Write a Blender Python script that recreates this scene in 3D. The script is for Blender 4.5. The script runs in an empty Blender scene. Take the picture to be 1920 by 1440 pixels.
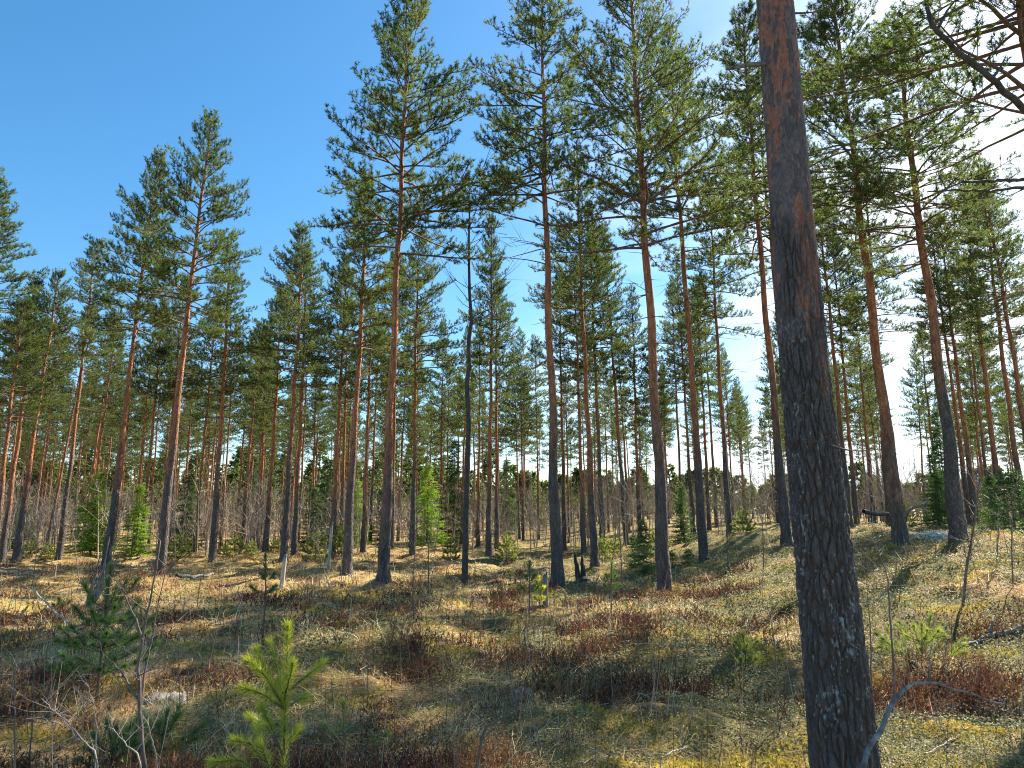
import bpy, math, random
import numpy as np
from mathutils import Vector, Matrix

# ------------------------------------------------------------------ camera, sky, sun, exposure
scene = bpy.context.scene
F_PX, W_PX, PITCH, CAM_Z = 1300.0, 1920.0, math.radians(10.5), 1.6
cam_data = bpy.data.cameras.new("camera")
cam = bpy.data.objects.new("camera", cam_data)
scene.collection.objects.link(cam)
cam.location = (0, 0, CAM_Z)
cam.rotation_euler = (math.pi / 2 + PITCH, 0, 0)
cam_data.sensor_width = 36.0
cam_data.lens = 36.0 * F_PX / W_PX
cam_data.clip_start = 0.05
cam_data.clip_end = 3000
scene.camera = cam

SUN_AZ, SUN_EL = math.radians(46), math.radians(41)
world = bpy.data.worlds.new("World")
scene.world = world
world.use_nodes = True
wt = world.node_tree
bg = wt.nodes["Background"]
sky = wt.nodes.new("ShaderNodeTexSky")
sky.sky_type = 'NISHITA'
sky.sun_disc = False
sky.sun_elevation = SUN_EL
sky.sun_rotation = SUN_AZ
sky.altitude = 50
sky.air_density = 1.0
sky.dust_density = 0.5
sky.ozone_density = 3.0
bg.inputs[1].default_value = 0.07
# thin bright cloud low towards the sun
wtc = wt.nodes.new("ShaderNodeTexCoord")
wmap = wt.nodes.new("ShaderNodeMapping"); wmap.inputs['Scale'].default_value = (1, 1, 2.6)
wn = wt.nodes.new("ShaderNodeTexNoise"); wn.inputs['Scale'].default_value = 3.2; wn.inputs['Detail'].default_value = 7
wr = wt.nodes.new("ShaderNodeMapRange"); wr.inputs[1].default_value = 0.40; wr.inputs[2].default_value = 0.66
wdot = wt.nodes.new("ShaderNodeVectorMath"); wdot.operation = 'DOT_PRODUCT'
wdot.inputs[1].default_value = (math.sin(math.radians(36)), math.cos(math.radians(36)), 0.16)
wr2 = wt.nodes.new("ShaderNodeMapRange"); wr2.inputs[1].default_value = 0.80; wr2.inputs[2].default_value = 1.0
wmul = wt.nodes.new("ShaderNodeMath"); wmul.operation = 'MULTIPLY'
wmix = wt.nodes.new("ShaderNodeMix"); wmix.data_type = 'RGBA'
wmix.inputs[7].default_value = (7.5, 8.0, 8.6, 1)
L = wt.links.new
L(wtc.outputs['Generated'], wmap.inputs['Vector']); L(wmap.outputs[0], wn.inputs['Vector'])
L(wn.outputs[0], wr.inputs[0]); L(wtc.outputs['Generated'], wdot.inputs[0]); L(wdot.outputs['Value'], wr2.inputs[0])
L(wr.outputs[0], wmul.inputs[0]); L(wr2.outputs[0], wmul.inputs[1])
whs = wt.nodes.new("ShaderNodeHueSaturation"); whs.inputs['Saturation'].default_value = 1.27; whs.inputs['Hue'].default_value = 0.491; whs.inputs['Value'].default_value = 1.1
L(sky.outputs[0], whs.inputs['Color'])
L(wmul.outputs[0], wmix.inputs[0]); L(whs.outputs[0], wmix.inputs[6]); L(wmix.outputs[2], bg.inputs[0])

sun_data = bpy.data.lights.new("sun", 'SUN')
sun = bpy.data.objects.new("sun", sun_data)
scene.collection.objects.link(sun)
sun_data.energy = 5.0
sun_data.angle = math.radians(0.5)
sun_data.color = (1.0, 0.91, 0.76)
S = Vector((math.sin(SUN_AZ) * math.cos(SUN_EL), math.cos(SUN_AZ) * math.cos(SUN_EL), math.sin(SUN_EL)))
sun.rotation_euler = S.to_track_quat('Z', 'Y').to_euler()
sun.location = S * 60

vs = scene.view_settings
vs.view_transform = 'Standard'
vs.look = 'None'
vs.gamma = 1.0
vs.exposure = 1.55
vs.use_curve_mapping = False
scene.cycles.filter_width = 1.1
scene.cycles.denoising_prefilter = 'NONE'
scene.cycles.max_bounces = 6
scene.cycles.diffuse_bounces = 3
scene.cycles.glossy_bounces = 2
scene.cycles.transmission_bounces = 4

# ------------------------------------------------------------------ helpers
rng = np.random.default_rng(7)
random.seed(7)
CT, ST = math.cos(PITCH), math.sin(PITCH)


def ray(px, py):
    a, b = (px - 960) / F_PX, (720 - py) / F_PX
    return np.array([a, CT - b * ST, ST + b * CT])


def at_depth(px, py, Y):
    d = ray(px, py)
    t = Y / d[1]
    return np.array([d[0] * t, Y, CAM_Z + d[2] * t])


def base_at(px, Y):
    """ground point at world depth Y seen in picture column px"""
    z = 0.0
    for _ in range(6):
        dc = Y * CT + (z - CAM_Z) * ST
        x = (px - 960) / F_PX * dc
        z = float(ground_h(np.array([x]), np.array([Y]))[0])
    return np.array([x, Y, z])


def on_ground(px, py):
    d = ray(px, py)
    t = 0.8
    while t < 70:
        p = np.array([0, 0, CAM_Z]) + d * t
        if p[2] < ground_h(p[0:1], p[1:2])[0]:
            return p
        t += 0.04
    return p


def sm(a, b, x):
    t = np.clip((x - a) / (b - a), 0, 1)
    return t * t * (3 - 2 * t)


_perm = np.random.default_rng(3).random((256, 256)).astype(np.float32) * 2 * np.pi


def perlin(x, y, seed=0):
    x = np.asarray(x, dtype=np.float64) + seed * 17.31
    y = np.asarray(y, dtype=np.float64) + seed * 9.77
    xi, yi = np.floor(x).astype(int), np.floor(y).astype(int)
    xf, yf = x - xi, y - yi
    u, v = xf * xf * xf * (xf * (xf * 6 - 15) + 10), yf * yf * yf * (yf * (yf * 6 - 15) + 10)

    def g(ix, iy, dx, dy):
        a = _perm[ix & 255, iy & 255]
        return np.cos(a) * dx + np.sin(a) * dy
    n00, n10 = g(xi, yi, xf, yf), g(xi + 1, yi, xf - 1, yf)
    n01, n11 = g(xi, yi + 1, xf, yf - 1), g(xi + 1, yi + 1, xf - 1, yf - 1)
    return ((n00 * (1 - u) + n10 * u) * (1 - v) + (n01 * (1 - u) + n11 * u) * v) * 1.5


def fbm(x, y, seed=0, octv=3):
    s, a = 0, 1.0
    for k in range(octv):
        s = s + a * perlin(x * 2 ** k, y * 2 ** k, seed + k * 5)
        a *= 0.5
    return s


def worley(x, y, seed=0, jit=0.95):
    """F1, F2 and a random value of the nearest cell"""
    r = np.random.default_rng(seed + 11)
    tx, ty, tv = r.random((256, 256)), r.random((256, 256)), r.random((256, 256))
    xi, yi = np.floor(x).astype(int), np.floor(y).astype(int)
    f1 = np.full(x.shape, 9.0); f2 = np.full(x.shape, 9.0); val = np.zeros(x.shape)
    for dx in (-1, 0, 1):
        for dy in (-1, 0, 1):
            cx, cy = xi + dx, yi + dy
            px = cx + 0.5 + (tx[cx & 255, cy & 255] - 0.5) * jit
            py = cy + 0.5 + (ty[cx & 255, cy & 255] - 0.5) * jit
            d = np.hypot(x - px, y - py)
            n = d < f1
            f2 = np.where(n, f1, np.minimum(f2, d))
            val = np.where(n, tv[cx & 255, cy & 255], val)
            f1 = np.where(n, d, f1)
    return f1, f2, val


def ground_smooth(x, y):
    dip = -0.25 * sm(9, 18, y)
    rise = 1.2 * sm(2, 10, x) * sm(3, 12, y) * (1 - 0.35 * sm(15, 24, y) * (1 - sm(9, 16, x)))
    left = -0.15 * sm(6, 20, -x)
    return dip + rise + left


def ground_h(x, y):
    x = np.asarray(x, float); y = np.asarray(y, float)
    far = 1 - 0.8 * sm(30, 60, y)
    h = ground_smooth(x, y)
    h = h + far * (0.17 * perlin(x / 2.1, y / 1.5, 1) + 0.12 * perlin(x / 0.85, y / 0.65, 2) + 0.045 * perlin(x / 0.30, y / 0.26, 3))
    h = h + 0.55 * np.exp(-(((x - 8.3) / 1.3) ** 2 + ((y - 25) / 0.9) ** 2))      # mossy hump
    h = h - 0.14 * np.exp(-(((x + 7.5) / 1.8) ** 2 + ((y - 17.2) / 0.45) ** 2))   # dark scrape
    for (mx, my) in MOUNDS:                        # moss and roots heaped round each foot
        h = h + 0.10 * np.exp(-((x - mx) ** 2 + (y - my) ** 2) / 0.32)
    return h


MOUNDS = []
G_FRONT, G_MID, G_BACK = 'tall pines nearest the clearing', 'pines of the second row', 'slim pines farther back'
# base column, depth, trunk diameter, (column, row) the trunk passes higher up, row of the top or None, crown shape, crown width, label, group
PINES = [
    (-62, 25, .26, (-20, 500), 330, 1, 1.15, 'pine cut by the left picture edge, only its crown reaching in', G_FRONT),
    (-14, 24, .24, (38, 640), 560, 2, 1.0, 'pine whose trunk leaves the picture at the left edge with its low crown', G_FRONT),
    (2, 28, .25, (49, 700), 520, 2, .9, 'first whole pine trunk from the left edge, leaning right', G_FRONT),
    (29, 26, .25, (79, 700), 505, 3, .9, 'leaning pine just beside the first whole trunk at the left edge', G_FRONT),
    (85, 34, .17, (145, 720), 560, 6, .9, 'thin pale strongly leaning pine between two sturdier left-hand pines', G_MID),
    (110, 29, .24, (150, 700), 455, 5, 1.0, 'slender pine with bare trunk, its small crown standing free in the blue sky', G_FRONT),
    (164, 37, .22, (205, 700), 580, 6, .9, 'slim pine whose trunk crosses the bright green spruce', G_MID),
    (199, 25, .27, (244, 700), 290, 1, .85, 'tall leaning pine with ragged crown, white dead branches at its foot', G_FRONT),
    (263, 34, .24, (297, 700), 560, 3, .8, 'pine with a few bare boughs between two tall leaning pines', G_MID),
    (297, 20, .28, (342, 700), 222, 0, .85, 'dense pyramid-crowned pine with dark foot beside the dark scraped bank', G_FRONT),
    (300, 34, .24, (332, 700), 520, 3, .8, 'pine half hidden behind the dense pyramid-crowned pine', G_MID),
    (364, 35, .24, (394, 700), 560, 3, .8, 'slim orange pine with a second trunk close beside it', G_MID),
    (398, 26, .26, (417, 700), 440, 7, 1.1, 'pine with one sunlit edge, alone between the pyramid-crowned pine and a trunk pair', G_FRONT),
    (453, 36, .23, (480, 700), 600, 6, 1.0, 'thin pine with yellow-green saplings at its foot', G_MID),
    (497, 32, .26, (519, 700), 540, 2, .8, 'orange pine leaning slightly with a twin close behind', G_MID),
    (532, 26, .27, (552, 700), 420, 2, .95, 'pine rising behind the grey broken stub', G_FRONT),
    (551, 30, .25, (566, 700), 480, 3, .85, 'darker pine close beside the pine behind the grey stub', G_MID),
    (623, 30, .26, (638, 700), 470, 2, .85, 'orange pine with a pale stake at its foot', G_MID),
    (638, 36, .23, (651, 700), 560, 6, 1.0, 'thin orange pine squeezed behind the thick sunlit pine', G_MID),
    (650, 21, .29, (668, 700), 330, 1, .9, 'thick orange pine sunlit along one side with a rusty patch at its foot', G_FRONT),
    (681, 31, .24, (691, 700), 560, 3, .9, 'plain pine standing between the two thickest sunlit pines', G_MID),
    (719, 18, .29, (735, 700), -8, 0, 1.0, 'tallest wide-crowned pine against open blue sky', G_FRONT),
    (734, 34, .23, (740, 700), 470, 2, .9, 'pine hiding behind the tallest wide-crowned pine', G_MID),
    (773, 30, .25, (781, 700), 430, 2, .9, 'orange pine standing alone with grey bare saplings before its foot', G_MID),
    (826, 44, .20, (829, 700), 600, 7, .9, 'thin far pine in the gap before the crooked black trunk', G_BACK),
    (896, 36, .22, (899, 700), 610, 6, .9, 'thin orange pine just behind the crooked black trunk', G_BACK),
    (916, 30, .26, (919, 700), 405, 1, .62, 'narrow-crowned straight pine behind the crooked black trunk', G_MID),
    (931, 34, .23, (932, 700), 520, 6, .9, 'dark slim pine close beside the narrow-crowned straight pine', G_MID),
    (974, 50, .18, (969, 830), 640, 7, 1.0, 'far thin pine in the middle opening, one of a close pair, the redder', G_BACK),
    (981, 48, .19, (979, 830), 620, 7, 1.0, 'far thin pine in the middle opening, one of a close pair, the taller', G_BACK),
    (1010, 50, .18, (1007, 830), 630, 6, 1.0, 'lone thin far pine in the middle opening', G_BACK),
    (1045, 17, .28, (1035, 700), -60, 3, 1.0, 'tall straight pine with bare lower half, next to the charred stump', G_FRONT),
    (1058, 34, .22, (1053, 700), 500, 6, .9, 'orange pine just behind the straight pine by the charred stump', G_MID),
    (1095, 30, .23, (1082, 700), 480, 6, 1.0, 'slim orange pine with green tufts at mid height, behind the charred stump', G_MID),
    (1115, 22, .24, (1100, 700), 285, 3, .85, 'pine rooted right behind the charred stump', G_FRONT),
    (1130, 32, .25, (1118, 700), 420, 2, .8, 'darker pine partly overlapped by the pine behind the charred stump', G_MID),
    (1175, 33, .24, (1150, 700), 420, 6, 1.0, 'slim pine with small saplings at its foot, between charred stump and fissured pine', G_MID),
    (1200, 34, .22, (1188, 700), 540, 7, 1.0, 'slim pine with bare snags beside the spruce sapling', G_MID),
    (1248, 14.5, .29, (1226, 700), -90, 4, 1.0, 'fissured grey pine with a heather clump at its foot', G_FRONT),
    (1279, 42, .21, (1268, 700), 520, 6, .9, 'far orange pine just past the fissured grey pine', G_BACK),
    (1300, 37, .22, (1281, 700), 480, 7, .9, 'slim orange pine above the low spruce greenery', G_MID),
    (1320, 21, .27, (1298, 700), 60, 5, 1.0, 'straight red-trunked pine with dark foot in the lingonberry slope', G_FRONT),
    (1330, 38, .22, (1316, 700), 520, 6, .9, 'thin pine close behind the straight red-trunked pine', G_BACK),
    (1345, 42, .22, (1332, 790), 520, 6, .9, 'orange pine half way between red-trunked pine and the mossy hump', G_BACK),
    (1368, 29, .25, (1351, 700), 330, 3, .9, 'dark pine whose foot is hidden in bare brush near the mossy hump', G_MID),
    (1475, 20, .28, (1448, 700), 10, 2, .95, 'red pine overlapping the great trunk along its shaded edge', G_FRONT),
    (1494, 27, .26, (1466, 700), 120, 3, .9, 'pine mostly hidden behind the great trunk', G_MID),
    (1594, 29, .25, (1566, 700), 330, 2, .9, 'red pine just past the great trunk on the sunny side', G_MID),
    (1607, 32, .23, (1582, 700), 430, 6, 1.1, 'thin red twin standing beside the red pine past the great trunk', G_MID),
    (1668, 30, .26, (1645, 700), 300, 4, .8, 'pine hidden behind the leaning pine on the rise', G_MID),
    (1691, 14.2, .28, (1649, 700), -70, 2, 1.0, 'leaning pine on the rise with golden grass at its foot', G_FRONT),
    (1800, 13.2, .28, (1764, 700), 30, 4, 1.05, 'leaning pine on the rise with pale mossy boulder beside its foot', G_FRONT),
    (1820, 30, .23, (1782, 700), 400, 6, 1.0, 'thin pine peeking out behind the pine by the boulder', G_MID),
    (1831, 29, .25, (1799, 700), 400, 3, .8, 'red pine on the far slope behind the bent dark sapling', G_MID),
    (1860, 36, .21, (1833, 740), 470, 6, 1.0, 'thin grey pine between two red pines near the right edge', G_BACK),
    (1878, 27, .26, (1845, 700), 330, 5, .9, 'sturdier red pine near the right edge', G_MID),
    (1922, 25, .24, (1885, 700), 320, 6, 1.0, 'red pine leaving the picture low on the right edge', G_MID),
    (1952, 22, .22, (1903, 700), 300, 6, 1.0, 'pale grey pine leaning in from the right edge', G_MID),
    (1735, 46, .17, (1725, 820), 640, 7, .9, 'small far pine standing free in the bright gap on the right', G_BACK),
]

def mesh_np(name, verts, tris=None, quads=None, mats=(), smooth=False, attrs=None, polymat=None):
    me = bpy.data.meshes.new(name)
    verts = np.asarray(verts, np.float32).reshape(-1, 3)
    nt = 0 if tris is None else len(tris)
    nq = 0 if quads is None else len(quads)
    loops = []
    if nt: loops.append(np.asarray(tris, np.int32).ravel())
    if nq: loops.append(np.asarray(quads, np.int32).ravel())
    loops = np.concatenate(loops)
    starts = np.concatenate([np.arange(nt) * 3, nt * 3 + np.arange(nq) * 4]).astype(np.int32)
    me.vertices.add(len(verts)); me.vertices.foreach_set('co', verts.ravel())
    me.loops.add(len(loops)); me.loops.foreach_set('vertex_index', loops)
    me.polygons.add(nt + nq); me.polygons.foreach_set('loop_start', starts)
    me.polygons.foreach_set('use_smooth', np.full(nt + nq, smooth))
    for m in mats: me.materials.append(m)
    for k, v in (attrs or {}).items():
        v = np.asarray(v, np.float32)
        if v.ndim == 1:
            a = me.attributes.new(k, 'FLOAT', 'POINT'); a.data.foreach_set('value', v)
        else:
            a = me.attributes.new(k, 'FLOAT_COLOR', 'POINT')
            c = np.ones((len(v), 4), np.float32); c[:, :3] = v
            a.data.foreach_set('color', c.ravel())
    if polymat is not None: me.polygons.foreach_set('material_index', np.asarray(polymat, np.int32))
    me.update()
    me.validate()
    return me


def obj(name, me, parent=None):
    o = bpy.data.objects.new(name, me)
    scene.collection.objects.link(o)
    if parent is not None: o.parent = parent
    return o


def tag(o, label, cat, group=None, kind=None):
    o['label'] = label; o['category'] = cat
    if group: o['group'] = group
    if kind: o['kind'] = kind
    return o


def empty(name, loc):
    o = bpy.data.objects.new(name, None)
    o.empty_display_size = 0.2
    scene.collection.objects.link(o)
    o.location = loc
    return o


class MB:
    """collects tubes and free faces into one mesh"""
    def __init__(s): s.v, s.q, s.t, s.n, s.a = [], [], [], 0, []

    def add(s, v, q=None, t=None, a=0.0):
        v = np.asarray(v, float)
        s.v.append(v)
        if q is not None and len(q): s.q.append(np.asarray(q) + s.n)
        if t is not None and len(t): s.t.append(np.asarray(t) + s.n)
        s.a.append(np.full(len(v), a) if np.isscalar(a) else a)
        s.n += len(v)

    def tube(s, pts, rad, sides=4, a=0.0, cap=False):
        pts = np.asarray(pts, float); n = len(pts)
        rad = np.broadcast_to(np.asarray(rad, float), (n,))
        tan = np.gradient(pts, axis=0)
        tan /= np.linalg.norm(tan, axis=1)[:, None] + 1e-9
        ref = np.array([0.31, 0.17, 0.93]) if abs(tan[0][2]) < 0.8 else np.array([0.93, 0.3, 0.11])
        u = np.cross(tan, ref); u /= np.linalg.norm(u, axis=1)[:, None] + 1e-9
        w = np.cross(tan, u)
        th = np.arange(sides) * 2 * np.pi / sides
        ring = (np.cos(th)[None, :, None] * u[:, None, :] + np.sin(th)[None, :, None] * w[:, None, :]) * rad[:, None, None] + pts[:, None, :]
        k = np.arange(sides); k2 = (k + 1) % sides
        i = np.arange(n - 1)[:, None] * sides
        q = np.stack([i + k, i + k2, i + sides + k2, i + sides + k], -1).reshape(-1, 4)
        t = None
        v = ring.reshape(-1, 3)
        if cap:
            v = np.vstack([v, pts[-1:]])
            b = (n - 1) * sides
            t = np.stack([b + k, b + k2, np.full(sides, n * sides)], -1)
        s.add(v, q, t, a)

    def mesh(s, name, mats, smooth=True, attr=None):
        return mesh_np(name, np.concatenate(s.v), np.concatenate(s.t) if s.t else None, np.concatenate(s.q) if s.q else None,
                       mats, smooth, {attr: np.concatenate(s.a)} if attr else None)


def needle_shoots(P, D, ln, K, nlen, w, r, ang=(0.5, 1.0), hue=None):
    """P base, D unit dir, ln shoot length (all per shoot); K needles each -> verts, tris, hue per vert"""
    n = len(P)
    P = np.repeat(P, K, 0); D = np.repeat(D, K, 0); ln = np.repeat(ln, K)
    m = n * K
    t = r.random(m) ** 0.8
    rv = r.normal(size=(m, 3))
    N = rv - (rv * D).sum(1)[:, None] * D
    N /= np.linalg.norm(N, axis=1)[:, None] + 1e-9
    a = r.uniform(ang[0], ang[1], m)
    nd = np.cos(a)[:, None] * D + np.sin(a)[:, None] * N
    b = P + D * (ln * t)[:, None]
    rv = r.normal(size=(m, 3))
    side = np.cross(nd, rv); side /= np.linalg.norm(side, axis=1)[:, None] + 1e-9
    L_ = nlen * r.uniform(0.75, 1.2, m)
    v = np.empty((m, 3, 3))
    v[:, 0] = b - side * w / 2
    v[:, 1] = b + side * w / 2
    v[:, 2] = b + nd * L_[:, None]
    h = np.repeat((r.random(n) if hue is None else hue), K)
    h = np.clip(h + r.normal(0, 0.08, m), 0, 1)
    return v.reshape(-1, 3), np.arange(m * 3).reshape(-1, 3), np.repeat(h, 3)


# ------------------------------------------------------------------ materials
def newmat(name):
    m = bpy.data.materials.new(name); m.use_nodes = True
    nt = m.node_tree
    b = nt.nodes["Principled BSDF"]
    return m, nt, b


def N(nt, t, **kw):
    n = nt.nodes.new(t)
    for k, v in kw.items():
        if hasattr(n, k): setattr(n, k, v)
        else: n.inputs[k].default_value = v
    return n


def ramp(nt, stops):
    r = nt.nodes.new("ShaderNodeValToRGB")
    els = r.color_ramp.elements
    while len(els) < len(stops): els.new(0.5)
    for e, (p, c) in zip(els, stops): e.position = p; e.color = (*c, 1)
    return r


def foliage_mat(name, stops, trans=0.4, rough=0.45, attr='hue', spec=0.5):
    m, nt, b = newmat(name)
    at = N(nt, "ShaderNodeAttribute", attribute_name=attr)
    r = ramp(nt, stops)
    nt.links.new(at.outputs['Fac'], r.inputs[0])
    nt.links.new(r.outputs[0], b.inputs['Base Color'])
    b.inputs['Roughness'].default_value = rough
    b.inputs['Specular IOR Level'].default_value = spec
    tr = N(nt, "ShaderNodeBsdfTranslucent")
    hs = N(nt, "ShaderNodeHueSaturation"); hs.inputs['Value'].default_value = 1.7; hs.inputs['Saturation'].default_value = 1.1
    nt.links.new(r.outputs[0], hs.inputs['Color']); nt.links.new(hs.outputs[0], tr.inputs[0])
    mx = N(nt, "ShaderNodeMixShader"); mx.inputs[0].default_value = trans
    out = nt.nodes["Material Output"]
    nt.links.new(b.outputs[0], mx.inputs[1]); nt.links.new(tr.outputs[0], mx.inputs[2]); nt.links.new(mx.outputs[0], out.inputs[0])
    return m


M = {}
M['needle'] = foliage_mat('pine_needles', [(0, (0.045, 0.07, 0.026)), (0.45, (0.09, 0.125, 0.034)), (0.8, (0.155, 0.18, 0.042)), (1, (0.26, 0.225, 0.065))], 0.5, 0.55, 'hue', 0.3)
M['needle_bright'] = foliage_mat('young_pine_needles', [(0, (0.19, 0.23, 0.045)), (0.5, (0.36, 0.40, 0.06)), (1, (0.55, 0.52, 0.12))], 0.5, 0.4)
M['needle_mid'] = foliage_mat('seedling_needles', [(0, (0.10, 0.14, 0.035)), (0.5, (0.18, 0.22, 0.05)), (1, (0.30, 0.31, 0.08))], 0.45, 0.5)
M['needle_dark'] = foliage_mat('dark_sapling_needles', [(0, (0.05, 0.10, 0.035)), (0.5, (0.08, 0.15, 0.045)), (1, (0.15, 0.21, 0.06))], 0.35, 0.45)
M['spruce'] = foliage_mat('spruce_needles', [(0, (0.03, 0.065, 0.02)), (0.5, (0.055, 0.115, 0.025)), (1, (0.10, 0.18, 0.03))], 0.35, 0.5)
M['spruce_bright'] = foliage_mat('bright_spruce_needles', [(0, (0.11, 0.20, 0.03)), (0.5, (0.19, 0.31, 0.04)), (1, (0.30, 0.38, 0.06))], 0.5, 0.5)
M['grass'] = None


def attr_col_mat(name, rough=0.6, trans=0.3, spec=0.3, attr='col'):
    m, nt, b = newmat(name)
    at = N(nt, "ShaderNodeAttribute", attribute_name=attr)
    nt.links.new(at.outputs['Color'], b.inputs['Base Color'])
    b.inputs['Roughness'].default_value = rough
    b.inputs['Specular IOR Level'].default_value = spec
    if trans > 0:
        tr = N(nt, "ShaderNodeBsdfTranslucent")
        nt.links.new(at.outputs['Color'], tr.inputs[0])
        mx = N(nt, "ShaderNodeMixShader"); mx.inputs[0].default_value = trans
        out = nt.nodes["Material Output"]
        nt.links.new(b.outputs[0], mx.inputs[1]); nt.links.new(tr.outputs[0], mx.inputs[2]); nt.links.new(mx.outputs[0], out.inputs[0])
    return m


M['grass'] = attr_col_mat('dry_grass', 0.55, 0.35, 0.35)
M['heather'] = attr_col_mat('heather', 0.7, 0.2, 0.2)
M['lingon'] = attr_col_mat('lingonberry', 0.6, 0.3, 0.35)
M['moss'] = attr_col_mat('moss', 0.8, 0.35, 0.1)
M['trunk_near'] = attr_col_mat('near_bark', 0.85, 0.0, 0.25)
_nt = M['trunk_near'].node_tree
_tc = N(_nt, "ShaderNodeTexCoord"); _mp = N(_nt, "ShaderNodeMapping"); _mp.inputs['Scale'].default_value = (1, 1, 0.4)
_no = N(_nt, "ShaderNodeTexNoise", Scale=95.0, Detail=8.0, Roughness=0.7)
_nt.links.new(_tc.outputs['Object'], _mp.inputs[0]); _nt.links.new(_mp.outputs[0], _no.inputs['Vector'])
_bp = N(_nt, "ShaderNodeBump"); _bp.inputs['Strength'].default_value = 0.8; _bp.inputs['Distance'].default_value = 0.008
_nt.links.new(_no.outputs[0], _bp.inputs['Height']); _nt.links.new(_bp.outputs[0], _nt.nodes["Principled BSDF"].inputs['Normal'])
_mr = N(_nt, "ShaderNodeMapRange"); _mr.inputs[1].default_value = .3; _mr.inputs[2].default_value = .7; _mr.inputs[3].default_value = .55; _mr.inputs[4].default_value = 1.5
_nt.links.new(_no.outputs[0], _mr.inputs[0])
_at = [n for n in _nt.nodes if n.type == 'ATTRIBUTE'][0]
_vm = N(_nt, "ShaderNodeVectorMath", operation='SCALE')
_nt.links.new(_at.outputs['Color'], _vm.inputs[0]); _nt.links.new(_mr.outputs[0], _vm.inputs['Scale'])
_nt.links.new(_vm.outputs[0], _nt.nodes["Principled BSDF"].inputs['Base Color'])


def wood_mat(name, c1, c2, scale=9.0, rough=0.8, stretch=0.15, bump=0.4):
    m, nt, b = newmat(name)
    tc = N(nt, "ShaderNodeTexCoord"); mp = N(nt, "ShaderNodeMapping"); mp.inputs['Scale'].default_value = (1, 1, stretch)
    no = N(nt, "ShaderNodeTexNoise", Scale=scale, Detail=6.0)
    r = ramp(nt, [(0.32, c1), (0.68, c2)])
    bp = N(nt, "ShaderNodeBump"); bp.inputs['Strength'].default_value = bump; bp.inputs['Distance'].default_value = 0.02
    l = nt.links.new
    l(tc.outputs['Object'], mp.inputs[0]); l(mp.outputs[0], no.inputs['Vector']); l(no.outputs[0], r.inputs[0])
    l(r.outputs[0], b.inputs['Base Color']); l(no.outputs[0], bp.inputs['Height']); l(bp.outputs[0], b.inputs['Normal'])
    b.inputs['Roughness'].default_value = rough
    return m


M['bough'] = wood_mat('bough_bark', (0.075, 0.055, 0.045), (0.19, 0.11, 0.07), 14, 0.85, 1.0)
M['deadwood'] = wood_mat('grey_dead_wood', (0.08, 0.07, 0.06), (0.27, 0.245, 0.215), 30, 0.8, 0.3)
M['logbark'] = wood_mat('lichen_branch_bark', (0.075, 0.06, 0.052), (0.30, 0.28, 0.245), 22, 0.85, 1.0)
M['twig'] = wood_mat('bare_twig_bark', (0.09, 0.06, 0.05), (0.20, 0.15, 0.125), 25, 0.7, 0.6, 0.1)
M['twig_pale'] = wood_mat('pale_twig', (0.17, 0.14, 0.12), (0.42, 0.36, 0.30), 25, 0.7, 0.6, 0.1)
M['brush'] = wood_mat('brush_twigs', (0.22, 0.165, 0.125), (0.46, 0.37, 0.29), 3, 0.8, 0.3, 0.0)
M['char'] = wood_mat('charred_wood', (0.012, 0.011, 0.010), (0.05, 0.042, 0.036), 18, 0.75, 0.3, 0.8)
M['darkbark'] = wood_mat('dark_dead_bark', (0.03, 0.026, 0.024), (0.085, 0.07, 0.06), 16, 0.85, 0.4, 0.8)
M['stub'] = wood_mat('stub_wood', (0.26, 0.23, 0.20), (0.52, 0.48, 0.42), 26, 0.8, 0.12)
M['rotwood'] = wood_mat('rotten_wood', (0.10, 0.06, 0.035), (0.33, 0.22, 0.13), 20, 0.9, 0.4, 0.8)


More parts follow.
